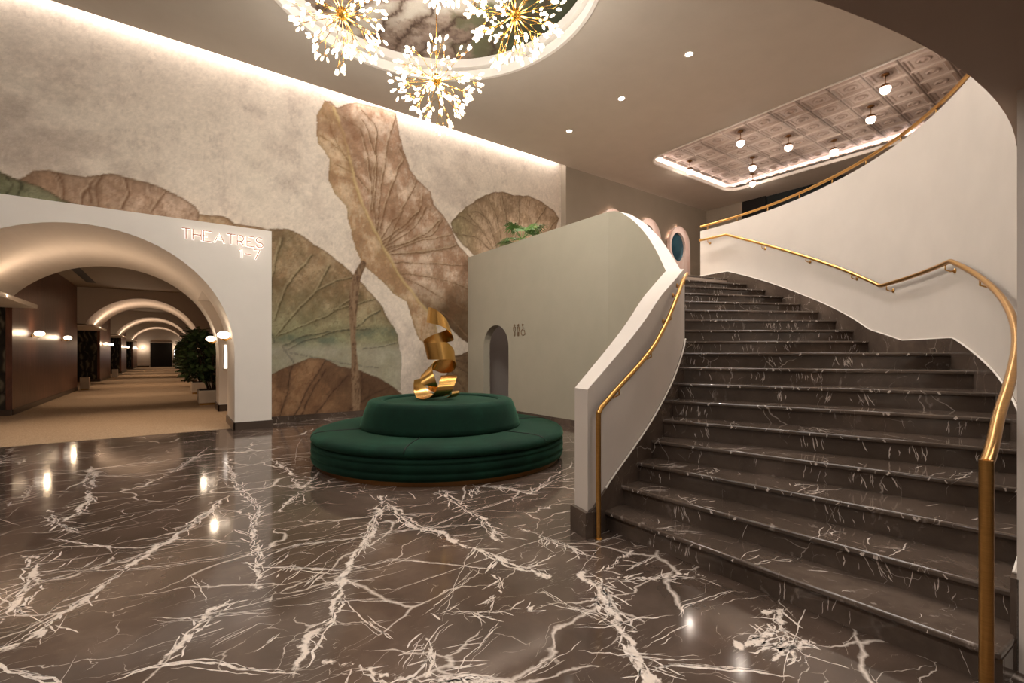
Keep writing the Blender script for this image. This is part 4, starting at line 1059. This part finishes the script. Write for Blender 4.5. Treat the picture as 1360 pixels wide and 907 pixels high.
# ---- potted trees along the right of the corridor
def leaf_shape(L, W):
    V = []; F = []; n = 5
    for k in range(n+1):
        t = k/n; w = W*math.sin(PI*min(1, t*.92+.08))**.8*.5
        if k == n: w = .002
        V += [(t*L, -w, -.04*L*t*t+.06*W), (t*L, 0, -.16*L*t*t), (t*L, w, -.04*L*t*t+.06*W)]
    for k in range(n):
        a = k*3; F += [(a, a+1, a+4, a+3), (a+1, a+2, a+5, a+4)]
    return V, F
def make_tree(loc, label):
    R = random.Random(5)
    r = empty('potted_tree', loc, label, 'potted plant', 'trees in planters along the corridor')
    bx = MB().box(-.33, .33, -.42, .42, .05, .38).build('planter', M['planter'], r, False, True); bevel(bx, .012)
    tag(MB().box(-.31, .31, -.40, .40, 0, .05).build('planter_base', M['gold'], r, False, True), 'brass base strip of the planter')
    MB().box(-.30, .30, -.39, .39, .36, .385).build('soil', M['soil'], r, False, True)
    tips = []; tk = MB()
    for k in range(7):
        a = k*2.4; x0, y0 = .10*math.cos(a), .12*math.sin(a)
        pts = [(x0, y0, .37)]
        for j in range(1, 5):
            t = j/4; pts.append((x0-.2*t+.18*t*math.cos(a+.3*j)*R.uniform(.6, 1.3), y0+.28*t*math.sin(a+.3*j)*R.uniform(.6, 1.3), .37+t*R.uniform(1.05, 1.55)))
        tk.tube(pts, [.02, .018, .015, .012, .008], 6)
    tk.build('trunk', M['bark'], r, True, True)
    fo = MB()
    for k in range(34):
        zz = .66+1.28*(k+.5)/34; rad = .46*(.55+.45*math.sin(PI*min(1, (zz-.5)/1.5)))*R.uniform(.55, 1.1)
        a0 = k*2.4+R.uniform(-.4, .4)
        cx_, cy_ = rad*math.cos(a0)*.66-.26, rad*math.sin(a0)
        for j in range(13):
            a = a0+R.uniform(-1.7, 1.7); L = R.uniform(.13, .27)
            Vv, Ff = leaf_shape(L, L*.5)
            Mx = Matrix.Translation((cx_+R.uniform(-.09, .09), cy_+R.uniform(-.1, .1), zz+R.uniform(-.10, .10))) @ Matrix.Rotation(a, 4, 'Z') @ Matrix.Rotation(R.uniform(-.7, .9), 4, 'Y') @ Matrix.Rotation(R.uniform(-.6, .6), 4, 'X')
            fo.add([Mx @ Vector(p) for p in Vv], Ff)
    fo.build('foliage', M['leaf'], r, True, True)
    return r
tree = make_tree((.89, 14.95, .006), 'leafy dark green tree in a white planter, nearest the lit display box')
for loc, lb in (((.87, 19.2, .006), 'leafy tree in a white planter, second from the portal'), ((.82, 28.6, .006), 'leafy tree in a white planter, third from the portal'), ((.82, 33.4, .006), 'leafy tree in a white planter, fourth from the portal'), ((.82, 40.5, .006), 'farthest leafy tree in a white planter down the corridor')):
    o = copy_tree(tree); o.location = loc; o['label'] = lb; o.rotation_euler = (0, 0, loc[1])
    o.rotation_euler = (0, 0, 0)

# ---------------------------------------------------------------- THEATRES 1-7
SG = empty('neon_sign', (.73, V_P-.03, 3.0), 'glowing outline sign reading THEATRES 1-7 on the portal', 'sign')
def arc_(cx_, cy_, rx, ry, a0, a1, n=10): return [(cx_+rx*math.cos(math.radians(a0+(a1-a0)*k/n)), cy_+ry*math.sin(math.radians(a0+(a1-a0)*k/n))) for k in range(n+1)]
G = {'T': [[(0, 1), (1, 1)], [(.5, 1), (.5, 0)]], 'H': [[(0, 1), (0, 0)], [(1, 1), (1, 0)], [(0, .5), (1, .5)]],
     'E': [[(1, 1), (0, 1), (0, 0), (1, 0)], [(0, .5), (.55, .5)]], 'A': [[(0, 0), (.5, 1), (1, 0)], [(.2, .36), (.8, .36)]],
     'R': [[(0, 0), (0, 1)]+arc_(.45, .70, .5, .30, 90, -90)+[(0, .40)], [(.45, .40), (1, 0)]],
     'S': [arc_(.48, .74, .42, .26, 30, 260)+arc_(.5, .25, .47, .25, 80, -160)],
     '1': [[(0, .80), (1, 1), (1, 0)]], '-': [[(0, 0), (1, 0)]], '7': [[(0, 1), (1, 1), (.3, 0)]]}
for ch, x0, x1, zt, zb in (('T', .135, .252, 3.413, 3.24), ('H', .287, .400, 3.413, 3.238), ('E', .433, .543, 3.41, 3.238), ('A', .587, .734, 3.41, 3.238), ('T', .768, .895, 3.41, 3.238), ('R', .924, 1.025, 3.41, 3.238), ('E', 1.072, 1.181, 3.41, 3.238), ('S', 1.211, 1.328, 3.41, 3.238), ('1', .959, .995, 3.188, 3.022), ('-', 1.036, 1.132, 3.10, 3.10), ('7', 1.175, 1.272, 3.188, 3.022)):
    lt = MB(); fc = MB()
    for s_ in G[ch]:
        P = [(x0+(x1-x0)*x, V_P-.02, zb+(zt-zb)*y) for x, y in s_]
        lt.tube(P, .0145, 8)
        fc.tube([(p[0], V_P-.045, p[2]) for p in P], .0085, 6)
    l_ = lt.build('letter', M['tube'], SG)
    tag(fc.build('face', M['copper'], l_), 'thin copper face of the letter')

# ---- restroom pictograms on the olive wall
PG = empty('restroom_sign', (U_OL-.01, 8.0, 1.72), 'small brass restroom pictograms beside the arched doorway', 'sign')
def picto(v, kind):
    b = MB(); x = U_OL-.008
    def ln(P, r=.006): b.tube([(x, v-p[0], 1.72+p[1]) for p in P], r, 6)
    ln(arc_(0, .235, .02, .02, 0, 360, 12)) if kind != 2 else ln(arc_(-.005, .235, .02, .02, 0, 360, 12))
    if kind == 0: ln([(-.035, .20), (.035, .20), (.035, .11), (.018, .11), (.018, 0), (-.018, 0), (-.018, .11), (-.035, .11), (-.035, .20)])
    if kind == 1: ln([(-.022, .20), (.022, .20), (.045, .09), (.015, .09), (.015, 0), (-.015, 0), (-.015, .09), (-.045, .09), (-.022, .20)])
    if kind == 2:
        ln([(-.005, .21), (0, .12), (.05, .12), (.075, .03), (.095, .035)]); ln([(0, .165), (.045, .165)])
        ln(arc_(.005, .075, .065, .065, 95, 330, 14))
    b.build('pictogram', M['dark_brass'], PG)
picto(8.13, 0); picto(7.99, 1); picto(7.83, 2)

# ---------------------------------------------------------------- round banquette and sculpture
BC = (2.92, 5.60)
bq = empty('round_banquette', BC+(0,), 'large round dark green velvet banquette with a raised centre backrest', 'banquette')
c0 = (BC[0], BC[1], 0)
MB().lathe([(0, 0), (1.55, 0), (1.55, .045), (0, .045)], c0, 96).build('plinth', M['dark_brass'], bq, 'auto')
MB().lathe([(0, .045), (1.56, .045), (1.60, .06), (1.613, .10), (1.606, .128), (1.598, .135), (1.606, .142), (1.613, .18), (1.608, .222), (1.600, .229), (1.608, .236), (1.612, .255), (1.60, .275), (1.57, .285), (0, .285)], c0, 128).build('base', M['velvet'], bq, True)
seat = MB().lathe([(.8, .29), (1.57, .29), (1.600, .298), (1.615, .32), (1.61, .35), (1.585, .378), (1.53, .395), (1.40, .405), (1.20, .405), (.8, .40)], c0, 128).build('seat', M['velvet'], bq, True)
MB().lathe([(.8, .38), (1.03, .40), (1.045, .42), (1.03, .47), (.985, .62), (.955, .70), (.935, .735), (.90, .75), (.80, .752), (.765, .745), (.755, .725), (.755, .70)], c0, 112).build('backrest', M['velvet'], bq, True)
MB().lathe([(0, .728), (.70, .728), (.742, .722), (.752, .70), (.752, .66), (0, .66)], c0, 96).build('top', M['velvet'], bq, True)
for k in range(6):
    a = math.radians(-11+60*k)
    P = [(BC[0]+r_*math.cos(a), BC[1]+r_*math.sin(a), z_) for r_, z_ in ((1.03, .405), (1.2, .407), (1.40, .407), (1.53, .397), (1.585, .380), (1.613, .345))]
    MB().tube(P, .006, 6).build('seam', M['black'], bq, True)
for z_, r_ in ((.135, 1.601), (.229, 1.603)):
    MB().tube([(BC[0]+r_*math.cos(2*PI*k/96), BC[1]+r_*math.sin(2*PI*k/96), z_) for k in range(97)], .004, 5).build('piping', M['velvet'], bq, True)

TH = math.radians(36.1)
RGT = Vector((math.cos(TH), -math.sin(TH), 0)); FWD = Vector((math.sin(TH), math.cos(TH), 0))
sp = empty('ribbon_sculpture', (BC[0], BC[1], .73), 'twisted brushed gold ribbon sculpture standing on the green banquette', 'sculpture')
KS = .001645
ORG = Vector((BC[0], BC[1], .732))+RGT*.0
def sw(p): return ORG+RGT*((p[0]-300)*KS*1.08)+FWD*(p[1]*KS)+Vector((0, 0, (797-p[2])*KS))
def ribbon(pts, root, n=10, th=.006):
    """pts: (x, depth, y, hx, hd, hy): centre line and half-width vector"""
    C_ = catmull(pts, n)
    ring = []
    prev = None
    for i, c in enumerate(C_):
        p = sw(c[:3]); h = RGT*(c[3]*KS)+FWD*(c[4]*KS)+Vector((0, 0, -c[5]*KS))
        q = C_[min(i+1, len(C_)-1)]; o_ = C_[max(i-1, 0)]
        t = (sw(q[:3])-sw(o_[:3])).normalized()
        nn = t.cross(h).normalized()*th/2
        ring.append([p-h-nn, p+h-nn, p+h+nn, p-h+nn])
    return MB().loft(ring).build('ribbon', M['gold_ribbon'], root, 'auto')
ribbon([(196, -10, 112, -8, 0, 62), (235, -60, 122, -2, 0, 62), (300, -60, 150, 12, 0, 58), (352, 0, 205, 18, 0, 55), (362, 70, 262, 18, 10, 50), (310, 120, 285, 26, 10, 44), (235, 110, 315, 22, 0, 46), (180, 50, 365, 14, 0, 60), (188, -30, 405, 16, 0, 66), (270, -85, 406, 12, 0, 68), (355, -55, 406, 10, 0, 68), (396, 20, 452, 6, 0, 50), (372, 90, 515, 2, 5, 56), (300, 120, 530, -12, 0, 58), (235, 110, 520, -30, 0, 42), (190, 50, 545, -42, 0, 45), (190, -30, 590, -48, 0, 35), (215, -70, 650, -50, 0, 25), (245, -50, 700, -45, 0, -20), (240, 20, 740, -50, 20, -20)], sp, 10)
ribbon([(345, 70, 604, 66, 0, -4), (352, -10, 618, 66, 0, -5), (346, -60, 670, 66, 0, -6), (318, -70, 735, 68, 10, -6), (262, -40, 775, 70, 30, -8), (190, 10, 780, 66, 50, -6), (135, 60, 740, 45, 60, -6), (112, 90, 680, 32, 60, -8), (112, 100, 634, 30, 55, -8)], sp, 10)
ribbon([(330, 40, 792, 10, 40, 2), (375, 10, 776, 30, 45, 0), (400, 20, 750, 28, 50, -4), (396, 60, 735, 20, 50, 0)], sp, 8)

# ---------------------------------------------------------------- chandeliers
def make_chandelier(loc, drop, label):
    R = random.Random(3)
    r = empty('firework_chandelier', loc, label, 'chandelier', 'branching chandeliers hung in the round ceiling recess')
    MB().lathe([(0, -.07), (.05, -.06), (.075, 0), (.05, .06), (.02, .09), (0, .09)], (0, 0, 0), 20).build('hub', M['brass'], r, True, True)
    br = MB(); spots = []
    N = 40
    for k in range(N):
        z = 1-2*(k+.5)/N
        if z > .72: continue
        a = k*2.39996
        d = Vector((math.sqrt(1-z*z)*math.cos(a), math.sqrt(1-z*z)*math.sin(a), z*.85)).normalized()
        L = R.uniform(.26, .40)
        kn = d*L
        br.tube([(0, 0, 0), kn*.55+Vector((0, 0, -.01)), kn], [.0055, .0045, .004], 5)
        for j in range(2):
            e = (d+Vector((R.uniform(-.6, .6), R.uniform(-.6, .6), R.uniform(-.55, .45)))).normalized()
            k2 = kn+e*R.uniform(.10, .17)
            br.tube([kn, k2], .003, 4)
            for q_ in range(2 if z > .2 else 3):
                e2 = (e*.8+d*.4+Vector((R.uniform(-.8, .8), R.uniform(-.8, .8), R.uniform(-.8, .6)))).normalized()
                k3 = k2+e2*R.uniform(.06, .13)
                br.tube([k2, k3], .0024, 4)
                spots.append((k3, e2))
    br.build('branches', M['brass'], r, True, True)
    prof = [(0, -.004), (.008, 0), (.015, .020), (.019, .042), (.016, .060), (.008, .073), (0, .077)]
    bu = MB().lathe(prof, (0, 0, 0), 7)
    first_ = None; rest = MB()
    R.shuffle(spots)
    for k, (p, d) in enumerate(spots):
        if k < 100:
            if first_ is None:
                first_ = bu.build('bulb', M['bulb'], r, True, True); o_ = first_
            else:
                o_ = first_.copy(); COL.objects.link(o_)
            o_.location = p; o_.rotation_euler = Vector((0, 0, 1)).rotation_difference(d).to_euler()
            sc_ = R.uniform(.85, 1.2); o_.scale = (sc_, sc_, sc_)
        else:
            rest.lathe(prof, p, 6, d)
    if rest.V: tag(rest.build('bulb', M['bulb'], r, True, True), kind='stuff')
    return r
CH = [((3.07, 6.05, 5.27), 'gold branching chandelier with white bulbs hanging lowest, in the middle'),
      ((1.83, 6.34, 5.86), 'gold branching chandelier with white bulbs hanging on the left of the recess'),
      ((3.68, 4.98, 5.84), 'gold branching chandelier with white bulbs hanging on the right of the recess'),
      ((2.36, 4.47, 5.72), 'gold branching chandelier cut off by the top of the photo, behind the lowest one')]
c1 = make_chandelier(*[CH[0][0], 0, CH[0][1]])
rods = []
for k, (loc, lb) in enumerate(CH):
    o = c1 if k == 0 else copy_tree(c1)
    o.location = loc; o['label'] = lb; o.rotation_euler = (0, 0, k*1.7)
for o in [x for x in COL.objects if x.name.startswith('firework_chandelier')]:
    top = H_CEIL+.34-o.location.z
    MB().tube([(0, 0, .06), (0, 0, top)], .006, 8).lathe([(0, 0), (.022, .006), (.034, .03), (.022, .055), (0, .06)], (0, 0, top*.62), 14).lathe([(0, top-.03), (.06, top-.03), (.065, top), (0, top)], (0, 0, 0), 20).build('rod', M['brass'], o, True, True)

# ---- ceiling downlights
def make_downlight(loc, label):
    r = empty('downlight', loc, label, 'ceiling light', 'recessed downlights in the main ceiling')
    MB().lathe([(.06, .0), (.085, -.004), (.09, .003), (.06, .02)], (0, 0, 0), 24).build('trim_ring', M['white'], r, True, True)
    MB().lathe([(0, -.002), (.061, -.002), (.061, .004), (0, .004)], (0, 0, 0), 24).build('lens', M['lens'], r, False, True)
    return r
D1 = None
DL = [((7.51, 4.90), 'recessed downlight nearest the camera in the row of three'), ((7.66, 6.59), 'middle recessed downlight in the row of three'), ((7.76, 8.29), 'farthest recessed downlight, closest to the mural corner')]
for (x, y), lb in DL:
    o = make_downlight((x, y, H_CEIL-.002), lb) if D1 is None else copy_tree(D1)
    if D1 is None: D1 = o
    o.location = (x, y, H_CEIL-.002); o['label'] = lb
    light('SPOT', 'downlight_lamp', (x, y, H_CEIL-.03), 430, (1., .93, .85), radius=.05, spot=110, blend=.7)

# ---- globe pendants under the tin panels
def make_globe(loc, label):
    r = empty('globe_pendant', loc, label, 'pendant lamp', 'opal globe pendants under the pressed tin panels')
    MB().lathe([(0, 0), (.07, 0), (.07, -.02), (.03, -.04), (0, -.04)], (0, 0, 0), 20).build('canopy', M['dark_brass'], r, True, True)
    MB().tube([(0, 0, -.03), (0, 0, -.20)], .008, 8).build('rod', M['dark_brass'], r, True, True)
    MB().lathe([(0, -.19), (.04, -.195), (.078, -.22), (.098, -.265), (.094, -.267), (.07, -.228), (0, -.21)], (0, 0, 0), 24).build('cap', M['dark_brass'], r, True, True)
    MB().lathe([(.096, -.268), (.10, -.30), (.088, -.345), (.055, -.38), (0, -.395)], (0, 0, 0), 24).build('globe', M['globe'], r, True, True)
    return r
GP = [((12.2, 7.94), 'leftmost of the opal globe pendants, near the glowing left corner of the tin panels'), ((11.6, 6.12), 'opal globe pendant second from the left under the tin panels, hanging above the third'),
      ((12.84, 5.52), 'opal globe pendant fifth from the left, at the middle of the tin panels'), ((14.08, 4.93), 'opal globe pendant sixth from the left, close above the brass top rail'),
      ((12.82, 3.76), 'opal globe pendant below and left of the largest, topmost one'), ((11.6, 3.16), 'nearest, topmost and largest opal globe pendant under the tin panels'),
      ((13.42, 6.73), 'opal globe pendant directly above the lowest one in the glowing corner'), ((14.66, 7.35), 'lowest opal globe pendant, half hidden at the glowing corner of the tin recess')]
g1 = None
for (x, y), lb in GP:
    o = make_globe((x, y, H_T-.02), lb) if g1 is None else copy_tree(g1)
    if g1 is None: g1 = o
    o.location = (x, y, H_T-.02); o['label'] = lb
    light('POINT', 'pendant_light', (x, y, H_T-.44), 17, (1., .86, .74), radius=.08)

# ---- pink stone mirror niches on the upper wall
def pill(x0, x1, z0, z1, n=20):
    r = (x1-x0)/2; cx_ = (x0+x1)/2
    return [(cx_+r*math.cos(PI*k/n), z1-r*1.15+r*1.15*math.sin(PI*k/n)) for k in range(n+1)]+[(cx_+r*math.cos(PI+PI*k/n), z0+r+r*math.sin(PI+PI*k/n)) for k in range(n+1)]
MN = [(14.40, 'backlit pink stone surround with an oval mirror, rightmost on the upper grey wall'), (12.72, 'backlit pink stone surround with an oval mirror, half hidden by the parapet'), (11.0, 'backlit pink stone surround of which only the arched top shows above the parapet')]
for x, lb in MN:
    r = empty('backlit_mirror', (x, V_BACK, 2.7), lb, 'mirror', 'backlit stone mirrors on the upper wall')
    ov = [(x-.10+.41*math.cos(2*PI*k/40), 5.07+.50*math.sin(2*PI*k/40)) for k in range(40)]
    plate('surround', [pill(x-.60, x+.60, 3.2, 5.80), ov], on_v, V_BACK-.16, V_BACK-.05, M['pink'], r)
    oc = [(x-.10+.43*math.cos(2*PI*k/40), 5.07+.52*math.sin(2*PI*k/40)) for k in range(40)]
    plate('glass', [oc], on_v, V_BACK-.075, V_BACK-.06, M['mirror'], r)
    light('SPOT', 'mirror_downlight', (x-.3, 8.3, 6.6), 120, (1., .84, .74), radius=.05, spot=42, blend=.8, target=(x, V_BACK, 4.9))
    light('AREA', 'mirror_backlight', (x, V_BACK-.048, 5.0), 6, (1., .68, .5), .9, 1.3, (PI/2, 0, PI))
    for k in range(8):
        a = 2*PI*k/8
        light('POINT', 'mirror_halo', (x+.60*math.cos(a), V_BACK-.03, 4.6+1.15*math.sin(a)), 2., (1., .72, .58), radius=.03)

# ---- palm on the upper floor behind the olive wall
pr = empty('potted_palm', (6.86, 8.98, 2.695), 'green fan palm rising behind the top of the olive wall', 'potted plant')
R = random.Random(8)
MB().lathe([(0, 0), (.2, 0), (.27, .5), (.24, .5), (.22, .44), (0, .44)], (0, 0, 0), 24).build('pot', M['planter'], pr, 'auto', True)
MB().tube([(0, 0, .42), (.03, .02, .95), (0, .03, 1.42)], [.045, .04, .035], 8).build('trunk', M['bark'], pr, True, True)
for k in range(17):
    a = k*2.4+R.uniform(-.3, .3); el = R.uniform(-.35, .9)
    d = Vector((math.cos(a)*math.cos(el), math.sin(a)*math.cos(el), math.sin(el)))
    b0 = Vector((0, .03, 1.42)); tip = b0+d*R.uniform(.26, .46)
    fb = MB().tube([b0, (b0+tip)/2+Vector((0, 0, .03)), tip], .006, 5)
    side = d.cross(Vector((0, 0, 1))).normalized(); upv = side.cross(d).normalized()
    for j in range(15):
        g_ = -1.9+3.8*j/14
        dd = (d*math.cos(g_)+side*math.sin(g_)).normalized()
        L = R.uniform(.28, .40)*(1-.2*abs(g_)/1.9)
        w_ = dd.cross(upv).normalized()*.016
        p1 = tip+dd*L*.55+upv*.01; p2 = tip+dd*L-Vector((0, 0, .09*L/.3))
        fb.add([tip-w_*.4, tip+w_*.4, p1+w_, p1-w_, p2], [(0, 1, 2, 3), (3, 2, 4)])
    fb.build('frond', M['palm'], pr, False, True)
# small shrub whose tip shows farther along
sh = empty('potted_shrub', (8.0, 7.6, 2.695), 'low plant whose leaf tip just shows above the olive wall right of the palm', 'potted plant')
MB().lathe([(0, 0), (.16, 0), (.2, .4), (.18, .4), (0, .36)], (0, 0, 0), 20).build('pot', M['planter'], sh, 'auto', True)
fb = MB()
for k in range(26):
    a = k*2.4; Vv, Ff = leaf_shape(.55, .08)
    Mx = Matrix.Translation((0, 0, .36)) @ Matrix.Rotation(a, 4, 'Z') @ Matrix.Rotation(-R.uniform(.7, 1.45), 4, 'Y')
    fb.add([Mx @ Vector((p[0]*1.9, p[1], p[2])) for p in Vv], Ff)
fb.build('foliage', M['palm'], sh, True, True)

# ---------------------------------------------------------------- light
W = bpy.data.worlds.new('World'); SC.world = W; W.use_nodes = True
W.node_tree.nodes['Background'].inputs[0].default_value = (.9, .8, .7, 1)
W.node_tree.nodes['Background'].inputs[1].default_value = .02
WC = (1., .93, .86)
# strip hidden above the ceiling edge along the mural
light('AREA', 'mural_cove', (.8, V_BACK+.10, H_CEIL+.20), 138, (1., .90, .84), 16.4, .12, target=(.8, V_BACK+.16, 5.0))
# cove strips round the tin recess
for (x, y, sx, sy) in ((u0-.12, (v0+v1_)/2, .06, v1_-v0), (u1+.12, (v0+v1_)/2, .06, v1_-v0), ((u0+u1)/2, v1_+.12, u1-u0, .06)):
    light('AREA', 'tin_cove', (x, y, H_CEIL+.09), 8*max(sx, sy), (1., .83, .77), sx, sy, rot=(PI, 0, 0))
for (x, y, z), e in zip([c[0] for c in CH], (260, 105, 105, 130)):
    light('POINT', 'chandelier_light', (x, y, z-.05), e, (1., .94, .86), radius=.35)
for v0_, v1__, lip, h_, e in ((V_P, V_Q, -2.30, 2.37, 32),)+tuple((a_, b_, -2.38, 2.45, 75) for a_, b_ in RIBS):
    light('AREA', 'vault_cove', (lip-.10, (v0_+v1__)/2, h_-.01), e, (1., .72, .50), .06, v1__-v0_-.1, target=(lip+.4, (v0_+v1__)/2, h_+1.2))
for v_ in (11.6, 18., 21., 25.4, 30, 37., 42.5, 48.4, 55.):
    light('SPOT', 'corridor_spot', (-.8, v_, 3.2), 150, (1., .72, .50), radius=.08, spot=85, blend=.5)
# unseen area lights added out of frame as general fill for the lobby
for x, y, e in ((-3.5, 4.5, 90), (-3.5, 0.5, 90), (.5, 2.6, 80), (4.5, 2.4, 95), (3., -4., 80), (8.5, 2.0, 85), (12., 1., 60)):
    light('AREA', 'lobby_fill', (x, y, H_CEIL-.02), e, WC, 1.6, 1.6)
light('AREA', 'under_slab_fill', (2.2, -1.8, 2.42), 30, WC, 1.2, 1.2)  # unseen area lights added under the slab to brighten stairs and parapet
light('AREA', 'under_slab_fill', (4.0, -.15, 2.43), 26, WC, .5, .5)
light('AREA', 'under_slab_fill', (.6, .25, 2.43), 14, WC, .4, .4)
light('POINT', 'passage_light', (6.9, 8.7, 2.1), 5, (1., .85, .75), radius=.15)

# ---------------------------------------------------------------- camera
cam = bpy.data.cameras.new('camera'); cam.lens = 620./1360*36; cam.sensor_width = 36; cam.shift_y = 16.5/1360
co = bpy.data.objects.new('camera', cam); COL.objects.link(co)
co.location = (0, 0, 1.339); co.rotation_euler = (PI/2, 0, -math.radians(36.1)); cam.clip_start = .02
SC.camera = co
vs_ = SC.view_settings
vs_.view_transform = 'Standard'; vs_.look = 'None'; vs_.exposure = .03; vs_.gamma = 1.; vs_.use_curve_mapping = False
SC.cycles.use_denoising = True
SC.cycles.max_bounces = 8; SC.cycles.diffuse_bounces = 4; SC.cycles.sample_clamp_indirect = 8.
SC.cycles.caustics_reflective = False; SC.cycles.caustics_refractive = False
